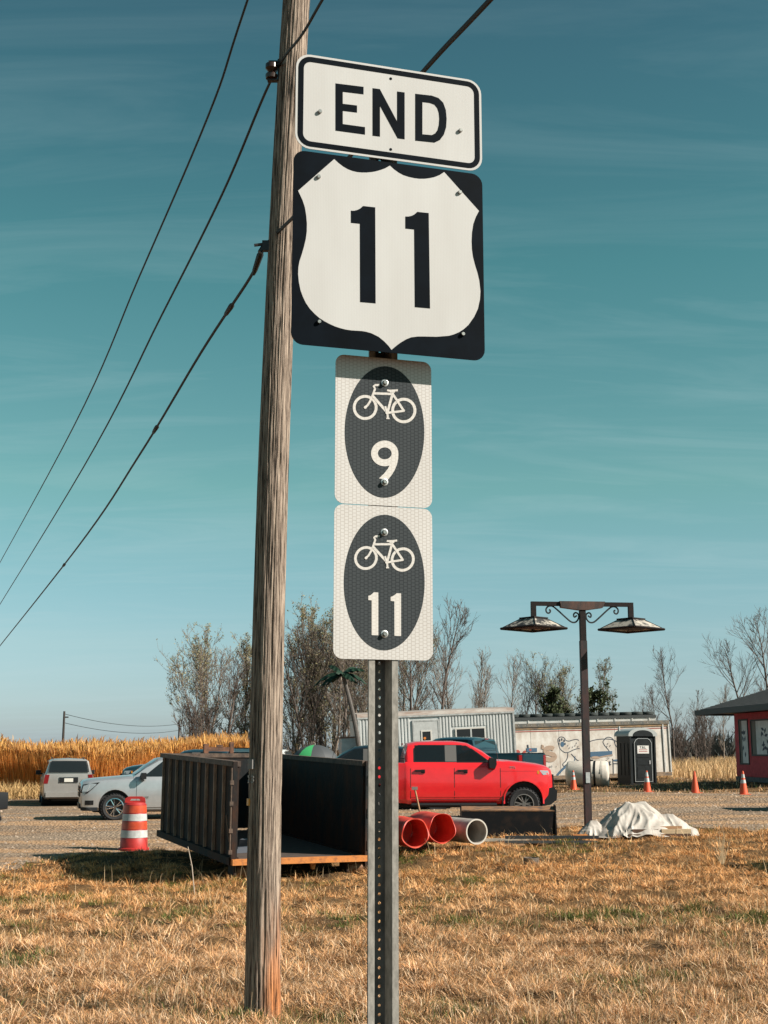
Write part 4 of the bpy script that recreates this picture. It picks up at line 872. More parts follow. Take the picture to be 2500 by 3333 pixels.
def make_suv(label, paint_mat, loc, rz, group=None):
    t = thing('sport_utility_vehicle', label, 'suv', loc, rz, group)
    W = .99; hood = lambda w, z: [(w - .13, z + .015), (w * .6, z + .05), (w * .3, z + .065), (0, z + .07)]
    cab = lambda w, zg0, wt, zt_, zr: [(w - .07, zg0), (wt, zt_), (wt - .12, zr), (0, zr + .03)]
    S = lambda zb, w, zbelt, top: sec6(zb, w, zbelt, top)
    st = [(1.0, S(.36, .74, 1.02, hood(.74, 1.04))), (.94, S(.32, .88, 1.09, hood(.88, 1.11))), (.74, S(.29, .95, 1.14, hood(.95, 1.16))), (.3, S(.29, .985, 1.18, hood(.985, 1.20))), (-.2, S(.29, W, 1.21, hood(W, 1.24))), (-.52, S(.29, W, 1.22, hood(W, 1.27))),
          (-.54, S(.29, W, 1.22, cab(W, 1.25, .88, 1.285, 1.30))), (-.9, S(.29, W, 1.23, cab(W, 1.26, .84, 1.54, 1.59))), (-1.28, S(.29, W, 1.235, cab(W, 1.265, .79, 1.745, 1.81))), (-1.6, S(.29, W, 1.24, cab(W, 1.27, .77, 1.79, 1.86))), (-2.6, S(.29, W, 1.25, cab(W, 1.28, .77, 1.80, 1.875))), (-3.5, S(.29, W, 1.25, cab(W, 1.28, .77, 1.79, 1.86))), (-3.95, S(.32, .98, 1.25, cab(.98, 1.28, .76, 1.77, 1.83))),
          (-4.08, S(.36, .96, 1.25, cab(.96, 1.28, .78, 1.6, 1.63))), (-4.19, S(.40, .93, 1.24, cab(.93, 1.265, .84, 1.30, 1.32)))]
    sh = Shell(st); m = sh.mesh(2)
    me = boolean_cut(m, [MB().lathe([(.47, -1.2), (.47, 1.2)], 28, 'y', (x, 0, .44)) for x in (0, -2.95)]); me.materials.clear()
    link('body', me, paint_mat, t, smooth=True, angle=28)
    for x in (0, -2.95):
        MB().lathe([(.46, -.85), (.46, .85)], 24, 'y', (x, 0, .44)).build('wheel_well', M['seat_dark'], t)
        for y in (-.85, .85): wheel(t, x, y, .395, .27, .265, M['chrome'], 5)
    window(t, sh, -1.74, -.80, lambda x: 1.285, lambda x: max(1.30, min(1.76, 1.76 - (x + 1.42) * .80)))
    window(t, sh, -2.72, -1.86, lambda x: 1.295, lambda x: 1.765); window(t, sh, -3.86, -2.84, lambda x: 1.30, lambda x: 1.755)
    V = []
    for x in (-.58, -1.26):
        s = sh.sec(x); V += [(x + .012, -s[7][0] + .08, s[8][1] + .012), (x + .012, -s[8][0] * .5, s[8][1] + .03), (x + .012, s[8][0] * .5, s[8][1] + .03), (x + .012, s[7][0] - .08, s[8][1] + .012)]
    MB().add(V, [(0, 1, 5, 4), (1, 2, 6, 5), (2, 3, 7, 6)]).build('windshield', M['glass'], t, smooth=True)
    MB().add([(-4.20, -.78, 1.35), (-4.20, .78, 1.35), (-4.10, .74, 1.62), (-4.10, -.74, 1.62), (-3.99, .68, 1.80), (-3.99, -.68, 1.80)], [(0, 1, 2, 3), (3, 2, 4, 5)]).move((-.03, 0, 0)).build('rear_window', M['glass'], t)
    for s in (1, -1):
        for x in (-2.85, -1.80, -.62): sh.patch(x - .006, x + .006, lambda q: .42, lambda q: 1.25, s, .0025, 1, 6).build('door_seam', M['seat_dark'], t)
        for x in (-2.68, -1.66): MB().cbox((x, s * (sh.y(x, 1.1) + .02), 1.1), (.22, .03, .04)).build('door_handle', M['chrome'], t)
        y = sh.y(-.85, 1.24)
        m = MB().prism([(-.10, -.09), (.06, -.10), (.10, 0), (.06, .10), (-.10, .10)], lambda a, b: (-.80 + a, s * (y + .06), 1.30 + b), lambda a, b: (-.80 + a * .85, s * (y + .27), 1.30 + b * .9))
        m.tube([(-.8, s * (y - .04), 1.25), (-.8, s * (y + .1), 1.25)], .035, 6); m.build('side_mirror', M['black_plastic'], t, smooth=True)
        o = MB().prism([(.44, 1.13), (.93, 1.06), (.985, .82), (.80, .80), (.66, .92)], lambda a, b: (a, s * (sh.y(a, b) - .09), b), lambda a, b: (a + .02, s * (sh.y(a, b) + .03), b)).build('headlight', M['black_plastic'], t)
        MB().prism([(.72, 1.06), (.90, 1.03), (.94, .86), (.80, .86)], lambda a, b: (a, s * (sh.y(a, b) - .06), b), lambda a, b: (a + .024, s * (sh.y(a, b) + .036), b)).build('headlight_lens', M['lamp_glass'], o)
        sh.patch(.62, .97, lambda q: .47, lambda q: .60, s, .008, 3, 1).build('fog_light_recess', M['black_plastic'], t)
        MB().prism([(-4.02, .92), (-4.205, .92), (-4.205, 1.26), (-4.05, 1.28)], lambda a, b: (a, s * (sh.y(-4.1, b) + .012), b), lambda a, b: (a, s * (sh.y(-4.15, b) - .14), b)).build('taillight', M['taillight'], t)
        MB().tube([(-1.5, s * .62, 1.905), (-3.6, s * .62, 1.905)], .02, 6).build('roof_rail', M['black_plastic'], t)
        MB().tube([(-.5, s * .9, .33), (-2.5, s * .9, .33)], .05, 6).build('side_step', M['trim_grey'], t)
        text('badge', 'TAHOE', .075, M['trim_grey'], t, Matrix.Translation((-.86, s * (sh.y(-.86, .68) + .014), .68)) @ (UP if s < 0 else Matrix.Rotation(math.pi, 4, 'Z') @ UP), bold=.002)
        sh.patch(.5, .98, lambda q: .30, lambda q: .40, s, .006, 3, 1).build('lower_valance', M['black_plastic'], t)
    q = MB().box(.985, 1.03, -.66, .66, .70, 1.0).build('grille', M['black_plastic'], t)
    MB().box(1.028, 1.045, -.66, .66, .84, .87).build('grille_bar', M['chrome'], q)
    MB().box(.97, 1.03, -.7, .7, .36, .5).build('lower_valance', M['black_plastic'], t)
    MB().box(-4.28, -4.17, -.86, .86, .40, .58).build('rear_bumper', paint_mat, t)
    lp = MB().box(-4.225, -4.19, -.36, .36, .96, 1.16).build('plate_recess', M['black_plastic'], t)
    MB().box(-4.235, -4.226, -.17, .17, .98, 1.12).build('license_plate', mat('plate_white', (.7, .68, .62), .5), lp)
    MB().box(-4.232, -4.226, -.34, .34, 1.145, 1.165).build('chrome_bar', M['chrome'], lp)
    MB().box(-3.8, -1.0, -.68, .68, .6, 1.12).build('seats', M['seat_dark'], t)
    MB().box(-3.9, .6, -.6, .6, .24, .4).build('underbody', M['seat_dark'], t)
    return t
p = onground(369, 39.4)
suv = make_suv('silver sport utility vehicle facing left behind the traffic drum, rear hidden by the dumpster', M['silver_paint'], (p.x - .12, p.y + .8, p.z), R(180 + 15))
GS = 'sport utility vehicles in the lot'; suv['group'] = GS
p = onground(228, 52.0)
c = copy_thing(suv, 'pale silver sport utility vehicle seen from behind, parked against the reeds', (p.x + 4.2 * math.cos(R(106)), p.y + 4.2 * math.sin(R(106)), p.z - .02), R(106), 1, GS); repaint(c, M['silver_paint'], M['gold_silver'])
p = onground(560, 47.0)
c = copy_thing(suv, 'white sport utility vehicle of which only the roof shows over the dumpster', (p.x, p.y + 2, p.z + .12), R(176), 1, GS); repaint(c, M['silver_paint'], M['white_paint'])

# ------------------------------------------------------------------ traffic drum
M['drum_orange'] = mat('drum_orange', (.42, .025, .022), .5, var=.2, vscale=5); M['drum_red_orange'] = mat('reflective_orange', (.52, .07, .028), .35, var=.2, vscale=8)
M['reflect_white'] = mat('reflect_white', (.50, .52, .51), .4, var=.15, vscale=12)
def make_drum():
    p = onground(446, 30.7, .0); t = thing('traffic_drum', 'orange and white striped plastic traffic drum left of the dumpster', 'traffic drum', p, R(8), scale=1.18)
    H = 1.0; prof = [(.30, 0), (.302, .05), (.265, .07), (.262, .24), (.256, .25), (.252, .40), (.246, .41), (.242, .56), (.236, .57), (.232, .71), (.226, .72), (.222, .88), (.19, .92), (.16, .925), (.001, .925)]
    MB().lathe(prof, 36).build('barrel', M['drum_orange'], t, smooth=True)
    for z0, z1, mt in ((.255, .395, 'reflect_white'), (.415, .555, 'drum_red_orange'), (.575, .705, 'reflect_white'), (.725, .865, 'drum_red_orange')):
        r = lambda z: .262 - .041 * (z - .24) / .64 + .0025
        MB().lathe([(r(z0), z0), (r(z1), z1)], 36, cap=False).build('reflective_band', M[mt], t, smooth=True)
    o = MB().strip([(-.20, .92), (-.19, 1.0), (-.13, 1.035), (.13, 1.035), (.19, 1.0), (.20, .92)], [(-.10, .955), (-.095, .965), (-.08, .99), (.08, .99), (.095, .965), (.10, .955)], lambda a, b: (a, -.05, b), lambda a, b: (a, .05, b), closed=False)
    o.box(-.2, .2, -.048, .048, .915, .955); o.build('handle', M['drum_orange'], t)
make_drum()

# ------------------------------------------------------------------ loose things in front of the red pickup
M['pipe_orange'] = mat('pipe_orange', (.64, .04, .032), .55, color2=(.78, .10, .05), vscale=4, thr=(.3, .7)); M['pipe_white'] = mat('pipe_white', (.52, .47, .42), .55, color2=(.36, .30, .26), vscale=5)
def pipe(name, label, cat, px, py, Y, r, th_, ln, yaw, mt, pitch=0.0, ribs=False, crumple=0.0, group=None, mt_in=None):
    c = at(px, py, Y); c.z = max(c.z, g(c.x, c.y) + r - .03)
    n = 40; m = MB(); prof = []
    stp = 16
    for k in range(stp + 1):
        y = ln * k / stp; prof.append((r + (.010 * (1 if k % 2 else -1) if ribs else 0) + (.02 if ribs and k == 0 else 0), y))
    inn = [(r - th_, ln), (r - th_, 0)]
    m.lathe(prof + inn, n, 'y', closed=True)
    if crumple:
        rs = random.Random(hash(label) % 1000)
        V = []
        for x, y, z in m.v:
            a = math.atan2(z, x); rr = math.hypot(x, z); k_ = 1 + crumple * (.5 * math.sin(3 * a + 5 * y) + .35 * math.sin(7 * a - 9 * y) + .3 * math.sin(2 * a + 1)) * min(1, y / .15) + crumple * .18 * math.sin(5 * a + 2)
            V.append((x * k_, y + crumple * .6 * math.sin(4 * a), z * k_))
        m.v = V
    t = thing(name, label, cat, (c.x, c.y, c.z - r), yaw, group, rx=pitch)
    m.move((0, 0, r)).build('shell', mt, t, smooth=True, angle=50)
    MB().lathe([(r - th_ - .004, ln * .82), (.01, ln * .82)], n, 'y', (0, 0, r), cap=False).build('end_wall', mt_in or mt, t)
    if name == 'drain_pipe':
        MB().lathe([(r + .006, -.004), (r + .006, .05), (r - th_ - .002, .05), (r - th_ - .002, -.004)], n, 'y', (0, 0, r), closed=True).build('rim', mat('pipe_rim', (.56, .51, .45), .5), t, smooth=True)
    return t
pipe('plastic_barrel', 'crumpled orange plastic barrel lying on its side right beside the sign post', 'barrel', 1352, 2712, 24.9, .265, .012, 1.0, R(20), M['pipe_orange'], ribs=True, crumple=.05, group='orange barrels lying on the grass')
pipe('plastic_barrel', 'torn orange plastic barrel lying between another barrel and the white pipe', 'barrel', 1440, 2697, 25.5, .285, .012, 1.0, R(24), M['pipe_orange'], crumple=.06, group='orange barrels lying on the grass')
pipe('drain_pipe', 'white plastic drain pipe lying beside the orange barrels, open end forward', 'pipe', 1552, 2707, 25.6, .235, .018, 2.2, R(27), M['pipe_white'])
def make_bucket():
    p = onground(1650, 28.6, .05); t = thing('loader_bucket', 'black steel loader bucket with rusty lip lying in front of the red pickup', 'bucket', p, R(-3))
    k = mat('bucket_black', (.009, .0095, .0105), .7, spec=.08, color2=(.03, .02, .016), vscale=4, thr=(.25, .5)); ru = M['rust_edge']
    L = 1.0
    MB().prism([(-.16, .0), (-.12, .0), (-.03, .50), (-.06, .50)], lambda a, b: (-L, a, b), lambda a, b: (L, a, b)).build('back_plate', k, t)
    MB().prism([(-.065, .502), (.30, .58), (.30, .60), (-.07, .525)], lambda a, b: (-L + .0, a, b), lambda a, b: (L, a, b)).build('rusty_lip', mat('lip_rust', (.36, .17, .07), .8, color2=(.06, .05, .045), vscale=6, stretch=(1, 3, 1)), t)
    MB().prism([(-.16, .0), (.5, .0), (.5, .03), (-.12, .03)], lambda a, b: (-L, a + .042, b), lambda a, b: (L, a + .042, b)).build('floor_plate', k, t)
    for s in (-1, 1): MB().prism([(-.20, 0.0), (.55, 0), (.30, .64), (-.04, .62)], lambda a, b: (s * (L + .002), a, b), lambda a, b: (s * (L + .032), a, b)).build('end_plate', k, t)
    MB().box(-L, L, .42, .47, .032, .12).build('cutting_edge', ru, t)
make_bucket()
M['wood_old'] = mat('wood_old', (.36, .20, .10), .8, var=.35, vscale=8, stretch=(1, 12, 12)); M['wood_pale'] = mat('wood_pale', (.60, .44, .27), .75, var=.2, vscale=8, stretch=(1, 12, 12)); M['wood_dark'] = mat('wood_dark', (.10, .05, .03), .85, var=.3, vscale=8)
def make_sledge():
    a = at(1371, 2662, 26.6); b = at(1350, 2566, 26.75); t = thing('sledgehammer', 'sledgehammer with wooden handle standing upright behind the orange barrels', 'tool', (a.x, a.y, g(a.x, a.y)))
    o = Vector((a.x, a.y, g(a.x, a.y))); d = (b - a); foot = a + d * ((o.z - .02 - a.z) / d.z)
    MB().tube([foot - o, b - o], [.021, .019], 8).build('handle', M['wood_old'], t, smooth=True)
    MB().cbox((b - o) + Vector((.0, 0, .0)), (.12, .06, .06)).build('hammer_head', mat('hammer_steel', (.35, .33, .3), .5, .5), t)
make_sledge()
def plank(label, px, Y, ln, w, h, rz, mt, dz=0.0, name='plank', cat='plank', group='planks and bars on the grass', tilt=0.0):
    p = onground(px, Y, dz); o = MB().box(-ln / 2, ln / 2, -w / 2, w / 2, 0, h).build(name, mt); o.location = p; o.rotation_euler = (0, tilt, rz); return tag(o, label, cat, group)
plank('pale board end showing under the left end of the bars by the bucket', 1640, 27.2, 1.1, .12, .05, R(4), mat('board_grey', (.42, .37, .3), .8, var=.2), .06)
plank('rust-brown board lying at the left end of the steel bars', 1680, 26.9, .9, .14, .04, R(-6), M['wood_old'], .04)
plank('thin brown lath sticking out left of the steel bars', 1640, 26.6, .8, .06, .03, R(9), M['wood_old'], .02)
plank('upper long dark steel channel bar lying on the grass right of the pipe', 1790, 27.0, 1.9, .10, .06, R(1), mat('bar_dark', (.05, .055, .06), .45, .4), .08, 'steel_bar', 'steel bar')
plank('lower long dark steel channel bar in front of the bucket', 1775, 26.7, 2.0, .09, .05, R(-1), mat('bar_dark2', (.09, .09, .09), .5, .4), .03, 'steel_bar', 'steel bar')
plank('short orange-tipped board at the foot of the lamp post', 1880, 27.1, .3, .10, .06, R(3), M['rust_orange'], .07)
p = onground(1722, 23.4)
t = thing('pipe_stub', 'short upright concrete pipe stub sticking out of the dry grass', 'pipe stub', (p.x, p.y, p.z), 0)
MB().lathe([(.14, -.05), (.14, .13), (.12, .135), (.115, .02)], 24, cap=False).build('stub_wall', mat('concrete', (.13, .105, .085), .9, var=.25, vscale=20, bump=.3), t, smooth=True)
MB().lathe([(.116, .03), (.001, .03)], 24, cap=False).build('soil_fill', M['wood_dark'], t)

# ------------------------------------------------------------------ tarpaulin heap on planks
def make_tarp():
    p = onground(2062, 28.2); t = thing('tarpaulin_heap', 'crumpled white tarpaulin thrown over a heap beside the lamp post', 'tarpaulin', p, scale=.80)
    me = bpy.data.meshes.new('tarpaulin'); n = 150; m_ = 100; rt = np.random.default_rng(5)
    X, Yv = np.meshgrid(np.linspace(-1.45, 1.40, n), np.linspace(-.95, .95, m_))
    wv = vnoise(X + 9, Yv + 9, 2.0, 41); wu = vnoise(X + 3, Yv + 5, 1.7, 47); Z = np.full(X.shape, -9.0); fl = np.zeros(X.shape)
    for (sx, sy, hx, hy, hh, sl) in ((.02, .05, .26, .16, .78, .95), (.62, .0, .22, .14, .52, 1.0), (.95, -.1, .12, .1, .30, .8), (-1.02, -.15, .08, .08, .36, 1.25), (-.55, .0, .2, .1, .30, .8), (.2, -.45, .3, .06, .30, 1.0)):
        dx, dy = np.maximum(np.abs(X - sx) - hx, 0), np.maximum(np.abs(Yv - sy) - hy, 0); d = np.hypot(dx, dy); an = np.arctan2(Yv - sy, X - sx)
        fold = (1 - np.abs(2 * vnoise(an * 1.9 + wv * 1.2 + 12 + sx, d * .8 + 5, 1.5, 43) - 1))            # folds running down from each support
        z = hh - sl * d + .30 * (fold - .5) * np.clip(d * 1.8, 0, .55)
        k = z > Z; Z = np.where(k, z, Z)
    cr = lambda sc, sd: np.abs(2 * vnoise(X * 1.1 + wu * .9 + 20, Yv * .8 + wv * .6 + 20, sc, sd) - 1)
    Z = Z + .10 * (.5 - cr(2.3, 44)) + .055 * (.5 - cr(4.6, 45)) + .02 * (.5 - cr(9.5, 46))
    keep = Z > -.10 - .22 * vnoise(X + 2, Yv + 2, 2.2, 48); Z = np.maximum(Z, .012 + .035 * wv * cr(3.0, 49))
    i = np.arange(n * m_).reshape(m_, n); q = np.stack([i[:-1, :-1], i[:-1, 1:], i[1:, 1:], i[1:, :-1]], -1).reshape(-1, 4); q = q[keep.ravel()[q].all(1)]
    me.from_pydata(np.stack([X, Yv, Z], -1).reshape(-1, 3).tolist(), [], q.tolist()); me.update()
    bm = bmesh.new(); bm.from_mesh(me); bmesh.ops.delete(bm, geom=[w for w in bm.verts if not w.link_faces], context='VERTS'); bm.to_mesh(me); bm.free()
    tm = mat('tarp_white', (.56, .515, .46), .6, color2=(.42, .37, .32), vscale=4)
    link('sheet', me, tm, t, smooth=True, angle=40); t.scale = (.90, .82, .84)
    return p
tp = make_tarp()
G_ = 'boards under the tarpaulin'
def board(label, dx, dy, dz, ln, w, h, rz, mt):
    o = MB().box(-ln / 2, ln / 2, -w / 2, w / 2, 0, h).build('plank', mt); o.location = (tp.x + dx - .30, tp.y + dy + .12, tp.z + dz); o.rotation_euler = (0, 0, rz); tag(o, label, 'plank', G_)
board('pale new board end poking out at the right end of the tarpaulin heap', 1.0, -.72, .09, .62, .16, .09, R(4), M['wood_pale'])
board('dark weathered board lying lowest under the front edge of the tarpaulin', .65, -.78, .0, 1.3, .14, .085, R(3), M['wood_dark'])
board('reddish brown board resting on the pale board at the right of the tarpaulin', .75, -.66, .185, .8, .1, .05, R(7), M['wood_old'])
board('grey-brown board tucked under the middle of the tarpaulin', .35, -.74, .09, .55, .15, .09, R(6), M['wood_dark'])

# ------------------------------------------------------------------ twin lamp post
def make_lamp():
    Y = 29.4; k_ = Y / 31.6; b = onground(1908, Y)
    zt = (at(1890, 1960, Y).z - b.z) / k_; t = thing('lamp_post', 'rusty twin-arm lamp post with two pyramid shades and scroll brackets', 'lamp post', b, R(6), scale=k_)
    rs = mat('lamp_rust', (.012, .010, .010), .65, color2=(.055, .018, .016), vscale=9, thr=(.35, .6), stretch=(1, 1, .3)); rm = mat('lamp_dark', (.009, .009, .009), .65, color2=(.025, .014, .012), vscale=14, spec=.2)
    lean = .0
    def sq(x0, x1, y0, y1, z0, z1, name, mt, par=t): return MB().prism([(x0, y0), (x1, y0), (x1, y1), (x0, y1)], lambda a, c: (a + lean * z0, c, z0), lambda a, c: (a + lean * z1, c, z1)).build(name, mt, par)
    sq(-.08, .08, -.08, .08, -.1, zt - .95, 'post', rs); sq(-.07, .07, -.07, .07, zt - .95, zt - .2, 'post_top', rm)
    sq(-.05, .05, -.10, -.081, 1.15, 1.40, 'switch_box', M['reflect_white'])
    ox = lean * zt
    A = 1.28
    for sgn in (-1, 1):
        o = MB().box(min(ox, ox + sgn * A), max(ox, ox + sgn * A), -.05, .05, zt - .10, zt).build('arm', rm, t)
        MB().box(ox + sgn * (A - .06) - .06, ox + sgn * (A - .06) + .06, -.055, .055, zt - .42, zt - .1).build('hanger', rm, o)
        # scroll bracket
        P = []
        for k in range(26): a = k / 25 * 4.2; P.append((ox + sgn * (.17 - (.0 + .10 * (1 - a / 5)) * math.cos(a) * 1.0 + .0), 0, zt - .38 + .10 * (1 - a / 5.2) * math.sin(a)))
        path = [(ox + sgn * x, 0, zt - z) for x, z in ((.14, .33), (.20, .37), (.22, .31), (.17, .26), (.10, .30), (.10, .40), (.17, .49), (.28, .49), (.42, .38), (.62, .20), (.74, .11), (.84, .11), (.90, .17), (.90, .24), (.86, .28), (.81, .26), (.80, .21), (.84, .19))]
        cu = []
        Q = [Vector(path[0])] + [Vector(x) for x in path] + [Vector(path[-1])]
        for i in range(1, len(Q) - 2):
            for s_i in range(4):
                u = s_i / 4; p0, p1, p2, p3 = Q[i - 1:i + 3]; cu.append(.5 * (2 * p1 + (p2 - p0) * u + (2 * p0 - 5 * p1 + 4 * p2 - p3) * u * u + (3 * p1 - p0 - 3 * p2 + p3) * u ** 3))
        MB().tube(cu, .02, 6).build('scroll_bracket', M['black_metal'], t, smooth=True)
        # shade: low pyramid frustum
        cx_ = ox + sgn * (A - .06); z1, z0 = zt - .42, zt - .66; wb = db = .57; wt_ = dt = .22
        tilt = .03
        V = [(cx_ - wb, -db, z0), (cx_ + wb, -db, z0), (cx_ + wb, db, z0), (cx_ - wb, db, z0), (cx_ - wt_, -dt, z1), (cx_ + wt_, -dt, z1), (cx_ + wt_, dt, z1), (cx_ - wt_, dt, z1)]
        V = [(cx_ + (x - cx_) * math.cos(R(35)) - y * math.sin(R(35)), (x - cx_) * math.sin(R(35)) + y * math.cos(R(35)), z) for x, y, z in V]
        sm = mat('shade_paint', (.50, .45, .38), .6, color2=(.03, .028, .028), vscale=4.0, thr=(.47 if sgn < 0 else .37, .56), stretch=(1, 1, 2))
        sh_ = MB().add(V, [(0, 1, 5, 4), (1, 2, 6, 5), (2, 3, 7, 6), (3, 0, 4, 7), (4, 5, 6, 7)]).build('shade', sm, t)
        m = MB()
        for a, c in ((0, 1), (1, 2), (2, 3), (3, 0)):
            q0, q1 = Vector(V[a]), Vector(V[c]); m.tube([q0, q1], .03, 4)
        m.build('shade_rim', rm, sh_)
        for a, c in ((0, 4), (1, 5), (2, 6), (3, 7)): MB().tube([V[a], V[c]], .014, 4).build('shade_seam', rm, sh_)
        MB().box(-wt_ - .03, wt_ + .03, -dt - .03, dt + .03, z1 + .003, z1 + .03).move(Matrix.Translation((cx_, 0, 0)) @ Matrix.Rotation(R(35), 4, 'Z')).build('shade_cap', rm, sh_)
        MB().box(cx_ - .36, cx_ + .36, -.36, .36, z0 + .02, z0 + .05).build('lamp_tray', M['seat_dark'], sh_)
    MB().prism([(-.58, 0), (.56, 0), (.50, -.15), (.1, -.21), (-.1, -.21), (-.54, -.15)], lambda a, c: (ox + a, -.09, zt + .012 + c), lambda a, c: (ox + a, .09, zt + .012 + c)).build('junction_box', mat('box_rust', (.02, .017, .017), .6, color2=(.12, .05, .03), vscale=5, stretch=(1, 1, .25)), t)
make_lamp()

# ------------------------------------------------------------------ traffic cones
def make_cone(label, loc, kind, rz=0.0, h=.71):
    t = thing('traffic_cone', label, 'traffic cone', loc, rz, 'traffic cones along the verge'); oc = mat('cone_orange', (.72, .10, .03), .55)
    MB().prism(rrect(-.18, .18, -.18, .18, .04, 4), lambda a, b: (a, b, 0), lambda a, b: (a, b, .03)).build('base', oc, t)
    r = lambda z: .135 + (.025 - .135) * (z - .03) / (h - .03)
    MB().lathe([(r(z), z) for z in (.03, h * .5, h - .01)] + [(.015, h)], 20).build('cone', oc, t, smooth=True)
    for z0, z1 in {'two': ((.36, .47), (.53, .64)), 'low': ((.34, .48), (.52, .66)), 'none': ()}[kind]:
        MB().lathe([(r(z0) + .003, z0), (r(z1) + .003, z1)], 20, cap=False).build('reflective_collar', M['reflect_white'], t, smooth=True)
def cone(label, px, py, Y, kind, sc=1.0): p = at(px, py, Y); make_cone(label, (p.x, p.y, g(p.x, p.y)), kind, random.uniform(0, 1), .71 * sc)
cone('small striped traffic cone standing in front of the white tank', 1867, 2562, 49.5, 'two')
cone('white-topped traffic cone standing in front of the portable toilet', 2107, 2575, 43.6, 'low', 1.0)
cone('plain orange traffic cone without stripes between the toilet and the red building', 2263, 2578, 42.4, 'none', 1.0)
cone('striped traffic cone in front of the red building, farthest right', 2421, 2582, 41.4, 'two', 1.04)

# ------------------------------------------------------------------ portable toilet, tank
def make_toilet():
    p = onground(2070, 54.6); t = thing('portable_toilet', 'black portable toilet with grey domed roof in front of the painted trailer', 'portable toilet', p, R(16))
    bk = mat('toilet_black', (.014, .018, .02), .5, var=.25, spec=.2); w, d, h = .58, .60, 1.98
    MB().box(-w, w, -d, d, .08, h).build('cabin', bk, t); MB().box(-w - .04, w + .04, -d - .04, d + .04, 0, .078).build('skid_base', M['black_plastic'], t)
    for x in (-w + .03, w - .03): MB().box(x - .035, x + .035, -d - .035, -d - .002, .08, h).build('corner_post', bk, t)
    for k in range(3): MB().box(-w - .02, -w - .002, -.45 + k * .33, -.2 + k * .33, .4, 1.7).build('side_panel', bk, t)
    rm = mat('toilet_roof', (.42, .44, .43), .5); n = 12
    prof = [(-w - .07, h)] + [((w + .07) * math.cos(math.pi - math.pi * k / n), h + .06 + .28 * math.sin(math.pi * k / n)) for k in range(n + 1)] + [(w + .07, h)]
    MB().prism(prof, lambda a, b: (a, -d - .07, b), lambda a, b: (a, d + .07, b)).build('roof', rm, t, smooth=True, angle=40)
    MB().prism([(-.46, h)] + [(.46 * math.cos(math.pi - math.pi * k / n), h + .03 + .22 * math.sin(math.pi * k / n)) for k in range(n + 1)] + [(.46, h)], lambda a, b: (a, -d - .078, b), lambda a, b: (a, -d - .072, b)).build('roof_front', bk, t)
    dr = [(-.40, .14), (.40, .14), (.40, 1.72), (.33, 1.84), (.22, 1.90), (-.22, 1.90), (-.33, 1.84), (-.40, 1.72)]
    o = MB().prism(dr, lambda a, b: (a, -d - .03, b), lambda a, b: (a, -d - .003, b)).build('door', bk, t)
    s1 = [(a * .94, .14 + (b - .14) * .975 + .02) for a, b in dr]
    MB().strip(dr, s1, lambda a, b: (a, -d - .045, b), lambda a, b: (a, -d - .031, b)).build('door_frame', mat('frame_grey', (.30, .32, .32), .5), o)
    for z0, z1 in ((.3, .75), (.82, 1.05), (1.12, 1.22)): MB().box(-.28, .28, -d - .042, -d - .031, z0, z1).build('door_panel', bk, o)
    MB().box(.26, .31, -d - .06, -d - .031, .85, 1.0).build('handle', mat('handle_grey', (.4, .4, .4), .5), o)
    sg = MB().box(-.26, .26, -d - .045, -d - .033, 1.28, 1.60).build('notice', mat('notice_white', (.72, .7, .66), .6), o)
    text('lettering', 'T.B.L.', .13, M['seat_dark'], sg, Matrix.Translation((0, -d - .048, 1.52)) @ UP, bold=.003); 
    for z in (1.43, 1.36): MB().box(-.19, .19, -d - .049, -d - .046, z - .012, z + .012).build('print_line', mat('print_red', (.35, .05, .04), .6), sg)
    MB().tube([(-w + .08, d - .1, h), (-w + .08, d - .1, h + .42)], .05, 10).build('vent_pipe', rm, t)
make_toilet()
def make_tank():
    p = onground(1912, 51.5); t = thing('water_tank', 'white plastic tank lying on its side with a dark strap, before the painted trailer', 'tank', p, R(-14))
    r = .50; wm = mat('tank_white', (.68, .62, .54), .5, var=.1); L = .78
    MB().lathe([(.001, -L - .10), (.2, -L - .09), (.36, -L - .06), (.46, -L - .01), (r, -L + .06), (r, L - .06), (.46, L + .01), (.001, L + .03)], 32, 'x', (0, 0, r)).build('vessel', wm, t, smooth=True)
    for x in (.28, .55): MB().lathe([(r + .01, x - .04), (r + .01, x + .04)], 32, 'x', (0, 0, r), cap=False).build('strap', M['black_plastic'] if x < .4 else wm, t, smooth=True)
    MB().lathe([(.12, 0), (.12, .06), (.001, .07)], 16, 'z', (.1, 0, 2 * r - .01)).build('filler_cap', M['black_plastic'], t, smooth=True)
make_tank()

